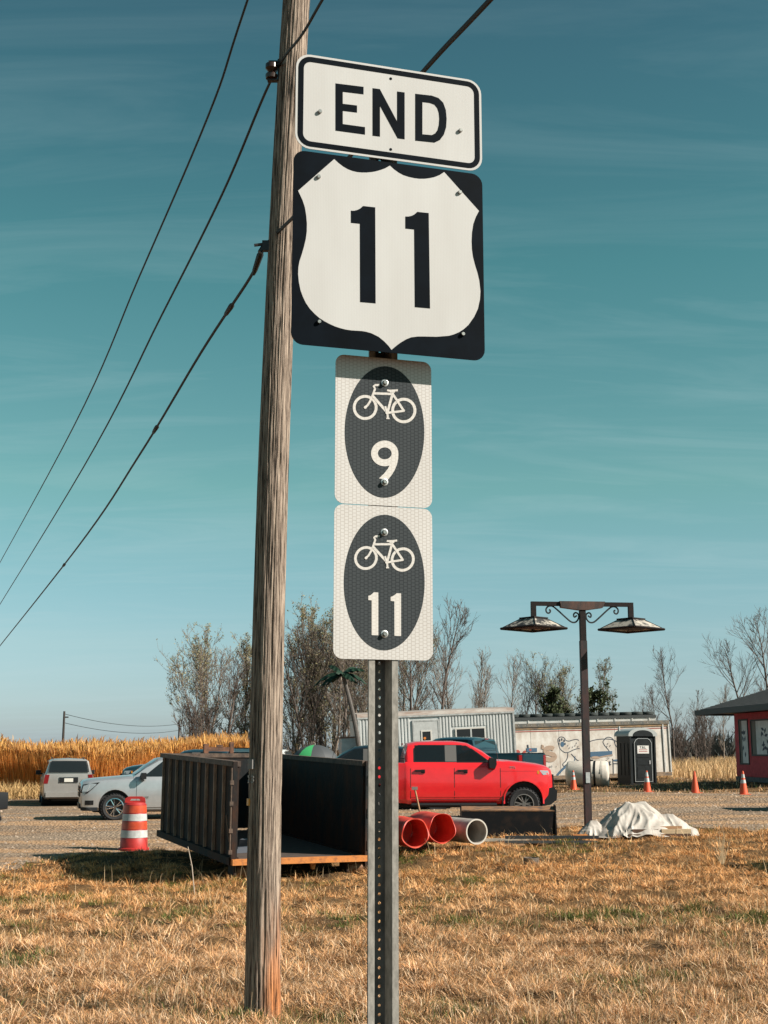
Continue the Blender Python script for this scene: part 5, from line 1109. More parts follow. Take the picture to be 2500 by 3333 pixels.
# ------------------------------------------------------------------ office trailer
def make_office():
    Y = 50.0; p = at(1178, 2520, Y); zg = g(1.5, Y) ; W = 6.1; H = 2.72
    t = thing('office_trailer', 'white corrugated site office trailer behind the pickups', 'trailer', (p.x, Y, zg - .15), R(9), ry=R(-2.6))
    wm = mat('office_white', (.60, .61, .60), .45, .1, var=.12, vscale=1.2, stretch=(4, 1, .6)); tr = mat('office_trim', (.42, .43, .42), .5, var=.25)
    z0, z1 = .62, H + .32
    doors = [(2.12, 3.10)]; wins = [(3.75, 4.95, 1.62, 2.55)]
    # corrugated face as narrow raised ribs on a flat sheet
    MB().box(0, W, .03, .07, z0, z1).build('wall_sheet', wm, t)
    rib = None
    for k in range(int(W / .125)):
        x = .06 + k * .125
        if 2.05 < x < 3.16: continue
        segs = [(z0, z1)]
        if 3.66 < x < 5.04: segs = [(z0, 1.55), (2.62, z1)]
        for a, b in segs: MB().prism([(-.045, .03), (-.025, 0), (.025, 0), (.045, .03)], lambda u, v: (x + u, v, a), lambda u, v: (x + u, v, b)).build('rib', wm, t)
    MB().box(-.02, W + .02, .08, 2.5, z0, z1 - .02).build('box_body', wm, t)
    MB().box(-.06, W + .05, -.03, 2.55, z1, z1 + .06).build('roof_rail', tr, t)
    pr = [(-.03, z1 + .062), (.06, z1 + .2), (1.25, z1 + .28), (2.45, z1 + .2), (2.55, z1 + .062)]
    MB().prism(pr, lambda a, b: (-.05, a, b), lambda a, b: (W + .04, a, b)).build('roof', mat('office_roof', (.45, .42, .38), .6, color2=(.28, .20, .16), vscale=1.5, stretch=(1, 3, 3)), t)
    for x in (-.03, W - .04): MB().box(x, x + .07, -.02, .06, z0, z1).build('corner_trim', tr, t)
    d = MB().box(2.14, 3.08, -.01, .028, .65, 2.86).build('door', mat('door_grey', (.50, .51, .50), .5, var=.1), t)
    for x0, x1, a, b in ((2.08, 2.14, .65, 2.92), (3.08, 3.14, .65, 2.92), (2.14, 3.08, 2.86, 2.92)): MB().box(x0, x1, -.02, .028, a, b).build('door_frame', tr, d)
    def win(x0, x1, a, b, par, mullion):
        f = MB().strip([(x0, a), (x1, a), (x1, b), (x0, b)], [(x0 + .05, a + .05), (x1 - .05, a + .05), (x1 - .05, b - .05), (x0 + .05, b - .05)], lambda u, v: (u, -.03, v), lambda u, v: (u, .0, v)).build('window', mat('win_frame', (.66, .63, .58), .5), par)
        gm = mat('office_pane', (.012, .014, .016), .08)
        if mullion:
            xm = (x0 + x1) / 2 + .02
            MB().box(xm - .03, xm + .03, -.025, -.001, a + .05, b - .05).build('mullion', M['reflect_white'], f)
            MB().box(x0 + .05, xm - .03, -.012, -.002, a + .05, b - .05).build('pane', gm, f); MB().box(xm + .03, x1 - .05, -.012, -.002, a + .05, b - .05).build('pane', gm, f)
            MB().box(x0 + .1, xm - .1, -.016, -.013, a + .06, b - .4).build('blind', mat('blind', (.33, .30, .25), .7), f)
        else:
            MB().box(x0 + .05, x1 - .05, -.012, -.002, a + .05, b - .05).build('pane', gm, f)
            if par is d: MB().lathe([(.05, 0), (.05, -.004)], 12, 'y', (x0 + .14, -.014, a + .14)).build('sticker', mat('sticker_orange', (.75, .22, .03), .5), f)
    win(2.40, 2.82, 2.08, 2.52, d, False); win(3.75, 4.95, 1.62, 2.55, t, True); win(.95, 1.32, 1.75, 2.35, t, False)
    # end wall kit: service box
    MB().box(-.62, -.06, .5, 1.4, .6, 2.35).build('service_cabinet', mat('cabinet_blue', (.36, .42, .45), .5, var=.15), t)
    MB().box(-.66, -.04, .46, 1.44, 2.352, 2.41).build('cabinet_lid', mat('cabinet_rust', (.16, .09, .07), .7), t)
    for k in range(3): MB().box(-.032, -.021, .35 + k * .12, .42 + k * .12, z1 - .32, z1 - .2).build('vent', M['seat_dark'], t)
    for x in (1.0, 3.2, 5.4): MB().box(x, x + .4, .5, 1.0, -.1, .58).build('support_block', mat('block', (.3, .29, .27), .9), t)
make_office()

# ------------------------------------------------------------------ painted box trailer and the container behind it
def make_box_trailer():
    pl, pr_ = at(1640, 2534, 57.0), at(2188, 2530, 58.8); L = (pr_ - pl).xy.length; rz = math.atan2(pr_.y - pl.y, pr_.x - pl.x)
    zg = g(9, 58); t = thing('box_trailer', 'white box trailer with a faded painted mural standing behind the portable toilet', 'trailer', (pl.x, pl.y, zg), rz, ry=R(-1.6))
    H = 2.55; wm = mat('mural_white', (.74, .70, .64), .6, color2=(.46, .38, .31), vscale=2.2, stretch=(1, 1, .7), thr=(.3, .62)); tr = mat('trailer_rail', (.10, .11, .11), .5, .3, color2=(.25, .2, .15), vscale=5)
    n = 6
    for k in range(n): MB().box(L * k / n + .008, L * (k + 1) / n - .008, 0, .04, .22, H - .32).build('side_panel', wm, t)
    MB().box(.02, L - .02, .045, 2.4, .25, H - .1).build('box_core', wm, t)
    MB().box(0, L, -.03, .05, H - .32, H - .22).build('upper_rail', mat('ochre_rail', (.40, .24, .10), .6, color2=(.12, .09, .07), vscale=3, stretch=(1, 1, 4)), t)
    MB().box(0, L, -.06, .05, H - .22, H - .06).build('top_rail', tr, t)
    MB().box(0, L, -.012, -.001, H - .42, H - .385).build('red_stripe', mat('stripe_red', (.35, .06, .04), .6), t)
    MB().box(0, L, -.04, .05, .05, .215).build('bottom_rail', mat('bottom_rail', (.34, .22, .13), .7, color2=(.08, .07, .06), vscale=4, stretch=(1, 1, 3)), t)
    for x in (L - .34, L - .06): MB().box(x, x + .06, -.045, -.001, .2, H - .22).build('corner_post', mat('post_white', (.58, .57, .54), .5, var=.15), t)
    for k in range(26): MB().cbox((.15 + k * L / 26, -.062, H - .14), (.04, .012, .04)).build('rivet', M['galv'], t)
    for x in (.8, L - 1.2): MB().box(x, x + .5, .3, 2, -.2, .05).build('support_beam', M['wood_dark'], t)
    # ---- faded mural: paw and body outline of a running animal, and the remains of lettering
    ink = mat('mural_ink', (.035, .05, .075), .7); blu = mat('mural_blue', (.05, .12, .20), .7); tan = mat('mural_tan', (.42, .30, .22), .7); redm = mat('mural_red', (.42, .07, .05), .7)
    P0 = Vector((pl.x, pl.y, zg)); ex = Vector((math.cos(rz), math.sin(rz), 0)); ny = Vector((math.sin(rz), -math.cos(rz), 0))
    def on_face(x, y):                       # tracing coordinates -> trailer face (a, z)
        u = (1680 + x / 3.19 - 1250) / F; v = (1666.5 - (2330 + y / 3.19)) / F
        d = Vector((u, math.cos(TH) - v * math.sin(TH), math.sin(TH) + v * math.cos(TH))); c = Vector((0, 0, CAMZ)); s = (P0 - c).dot(ny) / d.dot(ny); q = c + d * s
        a = (q - P0).dot(ex); return a, q.z - zg - math.tan(R(1.6)) * a
    cnt = [0]
    def stroke(name, pts, w, mt):
        q = [Vector(on_face(*p)) for p in pts]; S = []
        for i in range(len(q) - 1):
            for k in range(4):
                p0 = q[max(i - 1, 0)]; p1 = q[i]; p2 = q[i + 1]; p3 = q[min(i + 2, len(q) - 1)]; u = k / 4; S.append(.5 * (2 * p1 + (p2 - p0) * u + (2 * p0 - 5 * p1 + 4 * p2 - p3) * u * u + (3 * p1 - p0 - 3 * p2 + p3) * u ** 3))
        S.append(q[-1]); A, B = [], []
        for i, p in enumerate(S):
            d = (S[min(i + 1, len(S) - 1)] - S[max(i - 1, 0)]); d = d.normalized() if d.length > 0 else Vector((1, 0)); nn = Vector((-d.y, d.x)) * w / 2; A.append(tuple(p + nn)); B.append(tuple(p - nn))
        cnt[0] += 1; l = .003 + .0004 * cnt[0]
        MB().strip(A, B, lambda a, b: (a, -l, b), lambda a, b: (a, -.0005, b), closed=False).build(name, mt, t)
    def blob(name, c, rx_, ry_, mt, rot=0.0, n=12):
        pts = [(c[0] + rx_ * math.cos(k * 2 * math.pi / n) * math.cos(rot) - ry_ * math.sin(k * 2 * math.pi / n) * math.sin(rot), c[1] + rx_ * math.cos(k * 2 * math.pi / n) * math.sin(rot) + ry_ * math.sin(k * 2 * math.pi / n) * math.cos(rot)) for k in range(n)]
        cnt[0] += 1; l = .003 + .0004 * cnt[0]; q = [on_face(*p) for p in pts]; MB().prism(q, lambda a, b: (a, -l, b), lambda a, b: (a, -.0005, b)).build(name, mt, t)
    W_ = .036
    stroke('mural_line', [(525, 250), (505, 225), (470, 220), (445, 245), (450, 290), (465, 340), (495, 370), (520, 382), (560, 375), (600, 355), (640, 342), (668, 340)], W_, ink)
    stroke('mural_line', [(525, 255), (560, 262), (600, 250), (640, 245), (662, 255)], W_, ink); stroke('mural_line', [(750, 278), (800, 258), (860, 245), (930, 240), (1000, 245), (1060, 268)], W_, ink)
    stroke('mural_line', [(935, 238), (960, 222), (1000, 228), (1030, 258)], W_, ink); stroke('mural_line', [(930, 245), (912, 270), (930, 310), (960, 345), (985, 380)], W_, ink)
    stroke('mural_line', [(1030, 262), (1040, 300), (1065, 335), (1080, 342)], W_, ink); stroke('mural_line', [(545, 385), (540, 430), (520, 470), (490, 500), (500, 525), (525, 505)], W_, ink)
    stroke('mural_line', [(530, 520), (480, 560), (425, 620)], .10, blu); stroke('mural_line', [(580, 395), (610, 430), (640, 460), (660, 470)], W_, ink); stroke('mural_line', [(620, 420), (610, 470), (600, 490)], W_, blu)
    for c, rx_, ry_ in (((490, 295), 20, 28), ((462, 255), 8, 14), ((485, 245), 8, 14), ((510, 258), 8, 14), ((455, 290), 7, 12), ((518, 290), 7, 12)): blob('mural_spot', c, rx_, ry_, blu if rx_ > 10 else ink)
    for c in ((545, 310), (560, 335), (595, 325), (620, 310), (635, 285), (650, 320), (960, 290), (985, 310), (950, 320)): blob('mural_spot', c, 3, 10, ink, .5)
    stroke('mural_band', [(750, 402), (880, 395), (1005, 390)], .22, blu); stroke('mural_band', [(830, 440), (920, 420), (1010, 405)], .05, tan); blob('mural_patch', (830, 432), 45, 14, tan)
    stroke('mural_line', [(1010, 445), (1012, 520), (1012, 605)], .03, ink); stroke('mural_line', [(1012, 495), (1085, 495)], .03, ink); blob('mural_patch', (1048, 462), 36, 10, blu)
    for c in ((25, 375), (92, 378)): blob('mural_patch', c, 26 if c[0] < 50 else 14, 22, redm, .6)
    stroke('mural_line', [(130, 300), (135, 345), (145, 400)], .06, ink); stroke('mural_band', [(115, 355), (165, 355), (225, 352)], .16, blu); blob('mural_patch', (155, 355), 14, 10, redm)
    # lettering
    s = [(400, 345), (375, 332), (335, 335), (312, 355), (320, 380), (360, 392), (395, 405), (408, 425), (390, 448), (350, 455), (312, 445)]
    stroke('letter', s, .20, tan); stroke('letter', [(272, 312), (285, 318), (282, 345)], .12, tan)
    def let(sx, x, y, size, bold=.0):
        a, z = on_face(x, y); text('letter', sx, size, ink, t, Matrix.Translation((a, -.02, z)) @ UP, bold)
    let('h', 950, 489, .30, .008); let('t', 978, 487, .30, .008); let('U', 963, 438, .14)
    let('u', 352, 528, .13, .004); let('l', 374, 525, .13, .004); let('t', 420, 525, .11)
make_box_trailer()
def make_container():
    p = at(1655, 2500, 63.5); t = thing('storage_container', 'long pale container behind the painted trailer with dark tyres along its roof', 'container', (p.x, 62.5, g(8, 63)), R(6), ry=R(-1.4))
    L = 7.25; z1 = 2.86 ; cm = mat('container_pale', (.62, .60, .56), .6, var=.2, vscale=2)
    MB().box(0, L, 0, 2.4, .1, z1).build('body', cm, t); MB().box(-.02, L + .02, -.03, .06, z1 - .12, z1 + .02).build('top_rail', mat('cont_rail', (.05, .055, .055), .6), t)
    for k in range(9): MB().box(.1 + k * .85, .16 + k * .85, -.025, -.002, .2, z1 - .125).build('rib', cm, t)
    return t, L, z1
ct, CL, CZ = make_container()
bpy.context.view_layer.update()
tyre_me = None
for k in range(13):
    x = .3 + k * (CL - .6) / 12
    if tyre_me is None:
        o = MB().lathe([(.17, 0), (.28, .0), (.32, .05), (.32, .13), (.28, .18), (.17, .18)], 20, closed=True).build('old_tyre', mat('tyre_green_black', (.02, .028, .026), .8, var=.4), smooth=True); tyre_me = o.data
    else: o = link('old_tyre', tyre_me, None)
    o.matrix_world = ct.matrix_world @ Matrix.Translation((x, .33 + random.uniform(-.05, .05), CZ + .003)); 
    tag(o, 'old dark tyre on the container roof, ' + ('leftmost of the row', 'second from the left', 'third from the left', 'fourth from the left', 'fifth from the left', 'sixth from the left', 'middle of the row', 'sixth from the right', 'fifth from the right', 'fourth from the right', 'third from the right', 'second from the right', 'rightmost of the row')[k], 'tyre', 'old tyres along the container roof')

# ------------------------------------------------------------------ red building with hip roof
def make_house():
    u = Vector((.10, -.995, 0)).normalized(); A = Vector((13.4, 50.0, 0)); zg = .66; rz = math.atan2(u.y, u.x)
    t = thing('red_building', 'small red wooden building with grey shingle roof and painted window panels', 'building', (A.x, A.y, zg), rz)
    L, D, H = 5.3, 6.0, 2.5                     # local x runs along the wall towards the camera, local -y is outwards (left)
    rd = mat('red_boards', (.66, .06, .085), .75, color2=(.46, .04, .055), vscale=5)
    dm = mat('house_dark', (.025, .035, .04), .6); W = [(.42, 1.36, .60, 2.28), (1.62, 3.42, .92, 2.24), (3.72, 5.2, .2, 2.24)]
    MB().box(0, L, .03, D, 0, H).build('wall', rd, t)
    MB().box(-.03, L + .03, -.03, .0, -.1, .16).build('skirting_board', mat('skirt', (.10, .11, .12), .8, var=.3), t)
    # diagonal boards, clipped to the wall between the windows
    def clip(poly, ax, s, v):
        out = []
        for i in range(len(poly)):
            p, q = poly[i], poly[(i + 1) % len(poly)]; a, b = s * (p[ax] - v), s * (q[ax] - v)
            if a >= 0: out.append(p)
            if (a >= 0) != (b >= 0): k = a / (a - b); out.append((p[0] + (q[0] - p[0]) * k, p[1] + (q[1] - p[1]) * k))
        return out
    cells = [(0, .40, .18, H), (.40, 1.38, 2.30, H), (.40, 1.38, .18, .58), (1.38, 1.60, .18, H), (1.60, 3.44, 2.26, H), (1.60, 3.44, .18, .90), (3.44, 3.70, .18, H), (3.70, L, 2.26, H)]
    bw = .15
    for (x0, x1, z0, z1) in cells:
        for k in range(-25, 90):
            c = k * bw * 1.414; poly = [(c, -1), (c + bw * 1.36, -1), (c + bw * 1.36 + 4.5, 3.5), (c + 4.5, 3.5)]
            poly = [(L - a, b) for a, b in poly] if False else poly
            for ax, s, v in ((0, 1, x0), (0, -1, x1), (1, 1, z0), (1, -1, z1)):
                poly = clip(poly, ax, s, v)
                if len(poly) < 3: break
            if len(poly) >= 3 and x0 < 4.2: MB().prism(poly, lambda a, b: (a, .0, b), lambda a, b: (a, .028, b)).build('board', rd, t)
    pm = mat('painted_panel', (.70, .70, .70), .6, var=.15, vscale=3)
    ink = mat('panel_ink', (.06, .08, .12), .7)
    for i, (x0, x1, z0, z1) in enumerate(W[:3]):
        f = MB().strip([(x0, z0), (x1, z0), (x1, z1), (x0, z1)], [(x0 + .06, z0 + .06), (x1 - .06, z0 + .06), (x1 - .06, z1 - .06), (x0 + .06, z1 - .06)], lambda a, b: (a, -.02, b), lambda a, b: (a, .02, b)).build('window', dm, t)
        MB().box(x0 + .06, x1 - .06, .012, .018, z0 + .06, z1 - .06).build('pane', pm, f)
        MB().box(x0 + .06, x0 + .06 + (x1 - x0) * .22, .006, .011, z0 + .06, z1 - .06).build('curtain', mat('curtain', (.20, .19, .17), .8), f)
        r = random.Random(i)
        for k in range(14 if i == 1 else 7):       # painted leaves climbing the panel
            cx_ = x1 - .5 + r.uniform(-.3, .3) * (x1 - x0) * .6; cz_ = z0 + .15 + r.random() ** 1.4 * (z1 - z0 - .5); cx_ = min(max(cx_, x0 + .25), x1 - .15); q = r.uniform(0, 3)
            MB().prism([(cx_ + .16 * math.cos(q + a) * (1 if k_ % 2 == 0 else .35), cz_ + .10 * math.sin(q + a) * (1 if k_ % 2 == 0 else .6)) for k_, a in enumerate((0, 1.57, 3.14, 4.71))], lambda a, b: (a, .004 - .0004 * k, b), lambda a, b: (a, .0115, b)).build('painted_leaf', ink, f)
    # hip roof in shingle courses
    ov = 1.12; p = .36; x0, x1, y0, y1 = -ov, L + ov, -ov, D + ov; hz = H + .12; run = (y1 - y0) / 2
    MB().box(x0, x1, y0 - .03, y0 + .02, hz - .16, hz + .04).build('fascia', dm, t); MB().box(x0 - .03, x0 + .02, y0 - .03, y1, hz - .163, hz + .037).build('fascia', dm, t)
    MB().box(x0 + .02, x1, y0 + .02, y1, hz - .10, hz - .06).build('soffit', dm, t)
    sm = mat('shingles', (.050, .052, .052), .9, color2=(.085, .082, .078), vscale=9, stretch=(2, 1, 1)); n = 28
    for k in range(n):
        a, b = run * k / n, run * (k + 1) / n + .03; za, zb_ = hz + a * p + .028, hz + b * p + .006
        MB().add([(x0 + a, y0 + a, za), (x1 - a, y0 + a, za), (x1 - b, y0 + b, zb_), (x0 + b, y0 + b, zb_), (x0 + a, y0 + a, za - .03), (x1 - a, y0 + a, za - .03)], [(0, 1, 2, 3), (4, 5, 1, 0)]).build('shingle_course', sm, t)
        MB().add([(x0 + a, y0 + a, za), (x0 + a, y1 - a, za), (x0 + b, y1 - b, zb_), (x0 + b, y0 + b, zb_), (x0 + a, y0 + a, za - .03), (x0 + a, y1 - a, za - .03)], [(0, 1, 2, 3), (4, 5, 1, 0)]).build('shingle_course', sm, t)
    MB().add([(x0 + .01, y0 + .01, hz), (x1 - .01, y0 + .01, hz), (x1 - .01, y1, hz), (x0 + .01, y1, hz), (x0 + run, y0 + run, hz + run * p - .03), (x1 - run, y0 + run, hz + run * p - .03)], [(0, 1, 5, 4), (1, 2, 5), (2, 3, 4, 5), (3, 0, 4)]).build('roof_deck', sm, t)
make_house()

# ------------------------------------------------------------------ dome tent, artificial palm, far poles, dry stick
def make_tent():
    p = onground(1025, 44.5); t = thing('beach_umbrella', 'green and dark grey domed umbrella top showing over the dumpster wall', 'umbrella', p)
    r = .85; n = 10; H = 1.98; gr, dk = mat('umb_green', (.06, .42, .14), .6), mat('umb_grey', (.06, .065, .07), .6)
    def rib(a, k): b = k / 5 * 1.2; return (r * math.sin(b) / math.sin(1.2) * math.cos(a), r * math.sin(b) / math.sin(1.2) * math.sin(a), H - .52 * (1 - math.cos(b)) / (1 - math.cos(1.2)))
    for g_ in range(n):
        a0, a1 = 2 * math.pi * g_ / n + .2, 2 * math.pi * (g_ + 1) / n + .2
        V = []; Fs = []
        for k in range(6): V += [rib(a0, k), rib((a0 + a1) / 2, k), rib(a1, k)]
        for k in range(5): Fs += [(3 * k, 3 * k + 1, 3 * k + 4, 3 * k + 3), (3 * k + 1, 3 * k + 2, 3 * k + 5, 3 * k + 4)]
        MB().add(V, Fs).build('panel', gr if g_ in (6, 2) else dk, t, smooth=True)
    MB().tube([(0, 0, -.1), (0, 0, H + .06)], .02, 8).build('pole', M['galv'], t)
make_tent()
def make_palm():
    a = at(1168, 2440, 47.0); b = at(1133, 2192, 47.0); zg = g(a.x, a.y); o = Vector((a.x, a.y, zg)); t = thing('artificial_palm', 'tall artificial palm tree with pale trunk and drooping dark green fronds', 'palm tree', o)
    pts = []
    for k in range(13):
        u = k / 12; pts.append(Vector(((a.x + .35) * (1 - u) + b.x * u - .18 * math.sin(u * math.pi) * -1 - o.x - .2, 0, (zg - .1) * (1 - u) + b.z * u - o.z)))
    m = MB(); m.tube(pts, [.105 - .04 * k / 12 for k in range(13)], 10); m.build('trunk', mat('palm_trunk', (.11, .095, .085), .8, var=.3, vscale=10, stretch=(1, 1, 6)), t, smooth=True)
    fm = mat('palm_green', (.010, .032, .018), .6, var=.3, spec=.2); top = pts[-1]
    for k, (az, up, ln) in enumerate(((0.1, .25, 1.25), (.9, .9, 1.0), (2.3, 1.0, 1.05), (3.1, .35, 1.45), (3.6, .1, 1.2), (4.4, .5, 1.0), (5.3, .2, 1.1), (5.9, .75, 1.2), (2.8, -.1, .9), (.3, -.15, .8))):
        V = []; Fs = []; n = 9; ln *= .72
        for i in range(n):
            u = i / (n - 1); d = ln * u; c = top + Vector((math.cos(az) * d, math.sin(az) * d, up * d - .75 * d * d)); w = .17 * math.sin(math.pi * (u * .9 + .06)) ; sx, sy = -math.sin(az) * w, math.cos(az) * w
            j = .05 if i % 2 else 0
            V += [c + Vector((sx, sy, -w * .6 - j)), c, c + Vector((-sx, -sy, -w * .6 - j))]
        for i in range(n - 1): Fs += [(3 * i, 3 * i + 1, 3 * i + 4, 3 * i + 3), (3 * i + 1, 3 * i + 2, 3 * i + 5, 3 * i + 4)]
        MB().add(V, Fs).build('frond', fm, t)
make_palm()
def far_pole(label, px, ytop, Y):
    b = onground(px, Y); zt = at(px, ytop, Y).z - b.z; t = thing('distant_utility_pole', label, 'utility pole', b, 0, 'distant utility poles'); w = mat('far_pole', (.05, .04, .035), .9)
    MB().tube([(0, 0, -.2), (0, 0, zt)], [.17, .12], 8).build('shaft', w, t); MB().box(.05, .5, -.05, .05, zt - .75, zt - .6).build('bracket', w, t)
    return b + Vector((0, 0, zt))
T1 = far_pole('distant utility pole rising above the reeds at far left', 204, 2315, 150); T2 = far_pole('distant short utility pole above the reeds beside the first tree', 581, 2350, 210)
for dz, nm in ((-.3, 'upper faint wire between the two distant utility poles'), (-1.3, 'lower faint wire between the two distant utility poles')):
    P = []
    for k in range(21): u = k / 20; q = T1.lerp(T2, u); P.append(q + Vector((0, 0, dz - 1.6 * 4 * u * (1 - u) * .5)))
    tag(MB().tube(P, .03, 4).build('distant_wire', M['wire']), nm, 'wire', 'distant wires')
a = at(612, 2756, 20.6); b = at(636, 2872, 20.6); gzz = g(b.x, b.y)
m = MB(); m.tube([Vector((b.x, b.y, gzz - .05)), b.lerp(a, .45), a], [.008, .007, .005], 6); c = b.lerp(a, .45); m.tube([c, c + Vector((-.03, 0, .03))], .005, 5); tag(m.build('dry_stalk', mat('stalk_pale', (.55, .45, .36), .8), smooth=True), 'single pale dry stalk standing in the shade of the dumpster', 'stalk')
def weed(label, px, py, Y, n, hgt):
    b = onground(px, Y); t = thing('dry_weed', label, 'weed', b); r = random.Random(px)
    for k in range(n):
        az, le, h_ = r.uniform(0, 6.3), r.uniform(.1, .7), hgt * r.uniform(.5, 1.1); tip = Vector((math.cos(az) * math.sin(le), math.sin(az) * math.sin(le), math.cos(le))) * h_
        MB().tube([(0, 0, -.02), tip * .5 + Vector((0, 0, .02)), tip], [.006, .005, .003], 4).build('stem', mat('weed_straw', (.60, .45, .27), .8) if k == 0 else bpy.data.materials['weed_straw'], t)
weed('spray of tall pale dry weed stems at right, beside the shadow', 2335, 2770, 22.6, 16, .55)
o_ = MB().box(-.34, -.24, -.05, .05, 0, .20).box(.24, .32, -.05, .05, 0, .24).box(-.24, .24, -.04, .04, .04, .13).box(-.05, .08, -.045, .045, .13, .18).build('rusty_bracket', mat('bracket_rust', (.22, .09, .045), .8, color2=(.06, .03, .02), vscale=8))
tag(o_, 'rusty steel bracket lying across the rear rim of the dumpster', 'bracket')
bpy.context.view_layer.update(); o_.matrix_world = dumpster.matrix_world @ Matrix.Translation((1.25, 6.09, 1.952))

# ------------------------------------------------------------------ trees
M['bark_pale'] = mat('bark_pale', (.30, .24, .19), .85, color2=(.14, .11, .09), vscale=6); M['bark_dark'] = mat('bark_dark', (.13, .10, .085), .9, var=.3, vscale=6)
M['leaf'] = attr_mat('leaf', trans=.3)
class Tree:
    def __init__(self, seed, h=8.0, r0=.09, spread=.22, a_lo=.35, a_hi=.6, n1=34, n2=5, n3=4, t0=.22, curve=.35, wob=.25, leaves=0, lsize=.09, lcol=None, stems=1, twig=.0085):
        r = random.Random(seed); self.h = h; T = MB(); B = MB(); tips = []
        def tube(mb, pts, ra, rb, n):
            m = len(pts); rings = []; 
            for i, p in enumerate(pts):
                d = (pts[min(i + 1, m - 1)] - pts[max(i - 1, 0)]); d.normalize(); ref = Vector((1, 0, 0)) if abs(d.x) < .8 else Vector((0, 1, 0)); a = (ref - d * ref.dot(d)).normalized(); b = d.cross(a); rr = ra + (rb - ra) * i / (m - 1)
                rings += [p + (a * math.cos(6.2832 * k / n) + b * math.sin(6.2832 * k / n)) * rr for k in range(n)]
            mb.add(rings, [(i * n + k, i * n + (k + 1) % n, (i + 1) * n + (k + 1) % n, (i + 1) * n + k) for i in range(m - 1) for k in range(n)])
        def path(p, d, ln, seg, up, wobble):
            pts = [p.copy()]; d = d.normalized()
            for _ in range(seg):
                d = (d + Vector((r.gauss(0, wobble), r.gauss(0, wobble), up)) ).normalized(); p = p + d * ln / seg; pts.append(p.copy())
            return pts
        def on(pts, t): f = t * (len(pts) - 1); i = min(int(f), len(pts) - 2); return pts[i].lerp(pts[i + 1], f - i), (pts[i + 1] - pts[i]).normalized()
        def side(d, ang):
            az = r.uniform(0, 6.2832); a = d.orthogonal().normalized(); b = d.cross(a); return (d * math.cos(ang) + (a * math.cos(az) + b * math.sin(az)) * math.sin(ang))
        for s in range(stems):
            hh = h * (1 if s == 0 else r.uniform(.6, .95)); az = r.uniform(0, 6.28); d0 = Vector((math.cos(az) * .16 * (stems > 1), math.sin(az) * .16 * (stems > 1), 1)); b0 = Vector((math.cos(az) * .12, math.sin(az) * .12, -.15)) * (stems > 1) + Vector((0, 0, -.15))
            tr = path(b0, d0, hh + .15, 9, .06, wob * .25); q0 = r0 * (1 if s == 0 else .75); tube(T, tr, q0, .015, 6)
            for k in range(n1):
                t = t0 + (1 - t0) * (k + r.random()) / n1; p, d = on(tr, min(t, .995)); ang = a_hi + (a_lo - a_hi) * t; ln = h * spread * (.30 + .75 * math.sin(math.pi * min(1, (t - t0) / (1 - t0) * .92 + .06))) * r.uniform(.5, 1.25)
                L1 = path(p, side(d, ang), ln, 4, curve * .5, wob * .5); tube(B, L1, max(.014, q0 * .42 * (1 - t * .7)), twig * .9, 4)
                for _ in range(n2):
                    p2, d2 = on(L1, r.uniform(.25, 1)); l2 = ln * r.uniform(.25, .5); L2 = path(p2, side(d2, r.uniform(.35, .75)), l2, 3, curve * .4, wob * .6); tube(B, L2, twig * 1.1, twig * .7, 3)
                    for _ in range(n3):
                        p3, d3 = on(L2, r.uniform(.3, 1)); L3 = path(p3, side(d3, r.uniform(.3, .7)), l2 * r.uniform(.3, .6), 2, curve * .3, wob * .5); tube(B, L3, twig * .8, twig * .55, 3); tips.append(L3)
        def mesh(mb, nm):
            me = bpy.data.meshes.new(nm); me.from_pydata(mb.v, [], mb.f); me.update(); me.polygons.foreach_set('use_smooth', [True] * len(me.polygons)); return me
        self.trunk = mesh(T, 'trunk'); self.branch = mesh(B, 'branches'); self.leafm = None
        if leaves:
            V = []; Fs = []; C = []
            for k in range(leaves):
                L = r.choice(tips); p = L[0].lerp(L[-1], r.random()) + Vector((r.gauss(0, .06), r.gauss(0, .06), r.gauss(0, .06))); a = Vector((r.gauss(0, 1), r.gauss(0, 1), r.gauss(0, 1))).normalized(); b = a.orthogonal().normalized(); s_ = lsize * r.uniform(.6, 1.4)
                o = len(V); V += [p + a * s_, p + b * s_ * .5, p - a * s_, p - b * s_ * .5]; Fs.append((o, o + 1, o + 2, o + 3)); c = r.choice(lcol); f = r.uniform(.7, 1.3); C += [(c[0] * f, c[1] * f, c[2] * f, 1)] * 4
            me = bpy.data.meshes.new('foliage'); me.from_pydata(V, [], Fs); me.update(); ca = me.color_attributes.new('Col', 'FLOAT_COLOR', 'POINT'); ca.data.foreach_set('color', np.array(C, 'f').ravel()); me.materials.append(M['leaf']); self.leafm = me
BUD = [(.30, .27, .15), (.36, .31, .17), (.22, .22, .10), (.16, .14, .08), (.40, .35, .22)]
EVG = [(.06, .075, .035), (.08, .10, .045), (.045, .055, .028)]
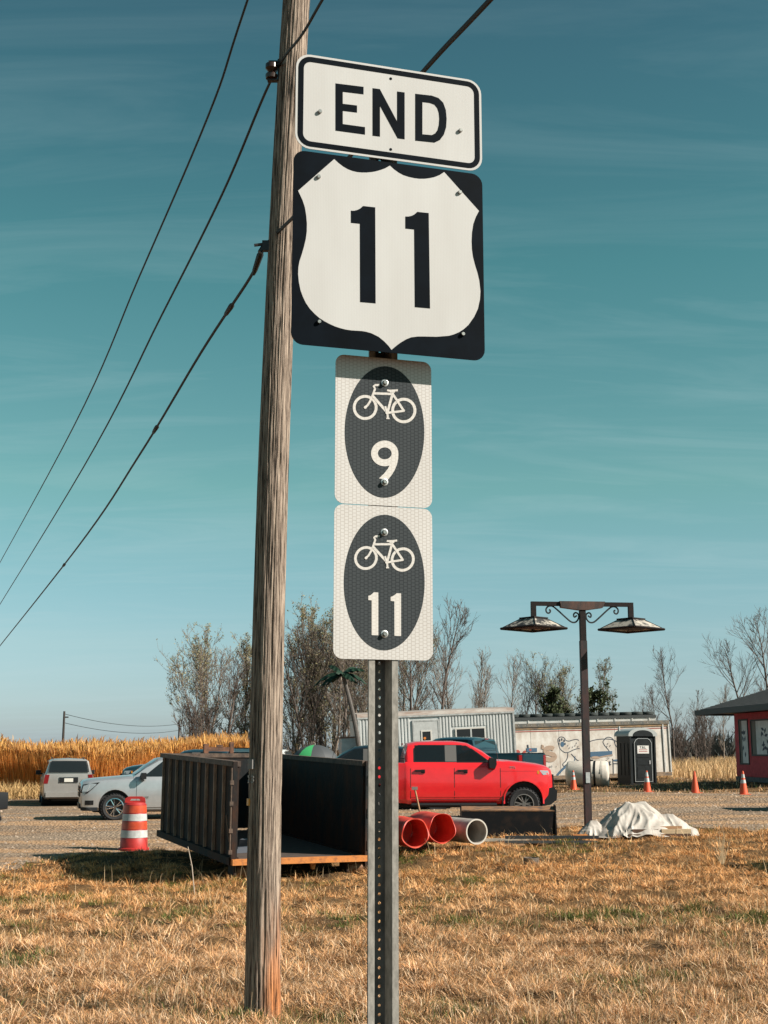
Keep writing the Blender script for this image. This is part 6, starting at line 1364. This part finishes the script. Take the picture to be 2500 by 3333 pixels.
PROTO = {
    'bud0': Tree(1, leaves=3000, lcol=BUD, spread=.27, stems=2, n1=24, n2=6, a_lo=.35, a_hi=.75, lsize=.048), 'bud1': Tree(2, leaves=2800, lcol=BUD, spread=.24, stems=2, n1=24, n2=6, a_lo=.35, a_hi=.7, lsize=.048), 'bud2': Tree(3, leaves=3200, lcol=BUD, spread=.30, stems=4, n1=16, n2=6, n3=4, lsize=.048, a_hi=.8),
    'slim0': Tree(4, spread=.20, n1=38, n2=5, n3=4, a_lo=.35, a_hi=.7, curve=.25), 'slim1': Tree(5, spread=.25, n1=36, n2=5, n3=4, a_lo=.4, a_hi=.85, curve=.25), 'slim2': Tree(6, spread=.22, n1=26, n2=5, n3=4, stems=2, a_lo=.4, a_hi=.8),
    'wide0': Tree(8, spread=.34, n1=24, n2=7, n3=5, a_lo=.5, a_hi=1.1, t0=.22, r0=.13, curve=.22, twig=.009), 'wide1': Tree(9, spread=.28, n1=26, n2=7, n3=4, a_lo=.5, a_hi=1.0, t0=.22, r0=.12, curve=.22, twig=.009),
    'shrub': Tree(10, h=3.5, spread=.40, n1=12, n2=6, n3=5, stems=6, t0=.1, r0=.04, a_lo=.4, a_hi=.8), 'green': Tree(11, h=3.5, spread=.36, n1=26, n2=5, n3=4, stems=3, t0=.08, leaves=9000, lcol=EVG, lsize=.07, r0=.06)}
def plant_tree(kind, px, ytop, Y, label, dark=False, group=None, cat='tree'):
    T = PROTO[kind]; b = onground(px, Y); h = at(px, ytop, Y).z - b.z; k = h / T.h
    t = thing('shrub' if cat == 'shrub' else ('leafless_tree' if not T.leafm else 'budding_tree'), label, cat, b, random.uniform(0, 6.28), group); kx = k * random.uniform(.9, 1.1); t.scale = (kx, kx, k)
    bk = M['bark_dark'] if dark else M['bark_pale']
    for nm, me in (('trunk', T.trunk), ('branches', T.branch)):
        o = link(nm, me, None, t)
        if not me.materials: me.materials.append(M['bark_pale'])
        o.material_slots[0].link = 'OBJECT'; o.material_slots[0].material = bk
    if T.leafm: link('foliage', T.leafm, None, t)
GV, BR = 'budding trees of the grove', 'leafless trees on the horizon'
for a in [
    ('bud2', 655, 2062, 78, 'budding tree standing leftmost of the grove, edge against open sky'), ('bud0', 712, 2115, 80, 'lower budding tree just right of the leftmost grove tree'),
    ('bud1', 775, 2062, 79, 'budding tree half hidden by the left side of the wooden pole'), ('bud1', 812, 2110, 82, 'budding tree mostly behind the wooden pole'),
    ('bud1', 945, 2060, 76, 'budding tree just right of the wooden pole'), ('bud0', 985, 2048, 81, 'second budding tree right of the wooden pole'), ('bud2', 1022, 2035, 83, 'bushy budding tree behind the umbrella dome'),
    ('bud1', 1040, 1985, 78, 'tall budding tree left of the artificial palm'), ('bud0', 1068, 1958, 80, 'tallest budding tree, touching the lower left of the bike route 11 sign'), ('bud1', 1098, 1990, 76, 'budding tree directly behind the palm fronds'),
    ('bud2', 1135, 2010, 82, 'budding tree behind the palm trunk'), ('bud0', 1172, 2030, 79, 'budding tree between the palm and the sign post'), ('bud1', 1222, 2060, 82, 'budding tree behind the sign post'),
    ('bud2', 1318, 2070, 84, 'budding tree just right of the sign post')]: plant_tree(*a[:4], a[4], False, GV)
for a in [
    ('wide1', 962, 2085, 77, 'twiggy leafless tree just right of the pole, between two budding ones', True), ('slim2', 1005, 2065, 75, 'leafless twin-stemmed tree left of the umbrella dome', True), ('wide0', 1050, 2050, 77, 'dark twiggy leafless tree behind the umbrella dome', True),
    ('slim1', 1082, 2030, 73, 'leafless stem just left of the palm fronds', False), ('wide1', 1118, 2055, 75, 'twiggy leafless tree crossing behind the palm trunk', True), ('slim2', 1152, 2075, 77, 'leafless twin-stemmed tree right of the palm trunk', False),
    ('wide1', 1195, 2085, 76, 'twiggy leafless tree at the left edge of the sign post', True), ('wide0', 742, 2165, 76, 'low twiggy leafless tree between the two left grove trees', True), ('slim1', 670, 2135, 75, 'leafless stem inside the leftmost grove tree', False)]: plant_tree(*a[:4], a[4], a[5], 'leafless trees of the grove')
for a in [
    ('wide1', 1425, 1995, 72, 'tall dark leafless tree right of the lowest bike sign', True), ('wide0', 1352, 2080, 78, 'dark leafless tree close right of the sign post', True), ('slim1', 1470, 2130, 84, 'slender leafless tree above the office trailer door', False),
    ('slim2', 1508, 2100, 88, 'pale twin-stemmed leafless tree above the office trailer', False), ('slim0', 1545, 2130, 90, 'thin pale leafless tree above the office trailer window', False), ('slim0', 1580, 2180, 86, 'short thin leafless tree above the right of the office window', False),
    ('slim1', 1640, 2155, 88, 'pale leafless tree standing alone above the right end of the office trailer', False), ('wide1', 1705, 2215, 84, 'low twiggy tree where the two trailers meet', True), ('wide0', 1752, 2195, 86, 'dark twiggy leafless tree left of the lamp post', True),
    ('bud2', 1805, 2150, 84, 'budding bushy tree close left of the lamp post', True), ('bud0', 1932, 2160, 87, 'budding tree close right of the lamp post', False), ('bud1', 1845, 2180, 90, 'slimmer budding tree directly left of the lamp post', True),
    ('slim0', 1985, 2280, 110, 'faint small tree right of the lamp post trees', False), ('slim1', 2090, 2280, 96, 'small leafless tree above the portable toilet', True), ('slim1', 2150, 2245, 92, 'leafless tree left of the tall slim one beside the trailer end', True),
    ('slim1', 2196, 2132, 84, 'tall slim leafless tree right of the painted trailer', True), ('slim2', 2264, 2238, 86, 'leafless tree at the eave of the red building', True), ('slim0', 2352, 2238, 90, 'thin leafless tree rising behind the building roof', False),
    ('wide0', 2440, 2100, 80, 'leafless spreading tree above the building roof', True), ('wide1', 2512, 2025, 78, 'leafless tree at the right edge above the building roof', True)]: plant_tree(*a[:4], a[4], a[5], BR)
plant_tree('green', 1856, 2250, 82, 'dark green evergreen bush behind the container, left of the lamp post', True, None, 'shrub')
plant_tree('shrub', 2292, 2325, 82, 'bare many-stemmed shrub below the building eave', True, None, 'shrub')
plant_tree('shrub', 645, 2300, 74, 'bare shrub at the left foot of the grove', True, None, 'shrub')
plant_tree('shrub', 2225, 2370, 88, 'low bare shrub left of the building eave shrub', True, None, 'shrub')
def thicket(name, n, x0, x1, y0, y1, hr, wr, cols, lean=(0, .6)):
    X = rng.uniform(x0, x1, n); Y = rng.uniform(y0, y1, n); c = np.array(cols)[rng.integers(0, len(cols), n)] * rng.uniform(.6, 1.3, n)[:, None]; hv = .55 + .9 * vnoise(X, Y, .25, 51)
    blade_mesh(name, np.stack([X, Y, gz(X, Y)], -1), rng.uniform(*hr, n) * hv, rng.uniform(*wr, n), rng.uniform(0, 6.3, n), rng.uniform(*lean, n), c, M['grass'], .6)
thicket('grove_undergrowth', 14000, -14, 11, 72, 88, (1.0, 2.6), (.02, .06), [(.10, .065, .045), (.16, .10, .06), (.07, .05, .04), (.2, .13, .07)])
thicket('roadside_thicket', 2600, 18, 36, 96, 112, (.6, 1.4), (.03, .08), [(.15, .10, .075), (.20, .13, .09), (.10, .07, .06)])
thicket('far_woodland', 9000, 20, 120, 190, 230, (2.2, 4.6), (.2, .5), [(.06, .06, .055), (.08, .072, .06), (.045, .05, .045)])

# ------------------------------------------------------------------ unseen vehicles added right of the frame to throw shadows into view
c = copy_thing(suv, 'unseen silver sport utility vehicle added beyond the right edge for its shadow', (12.15, 21.4, g(9, 21.4)), R(4), 1, GS)
c = copy_thing(red, 'unseen black pickup truck added beyond the right edge for its shadow', (16.1, 35.6, g(13, 35.6)), R(2), 1, GP); repaint(c, M['red_paint'], M['black_paint'])
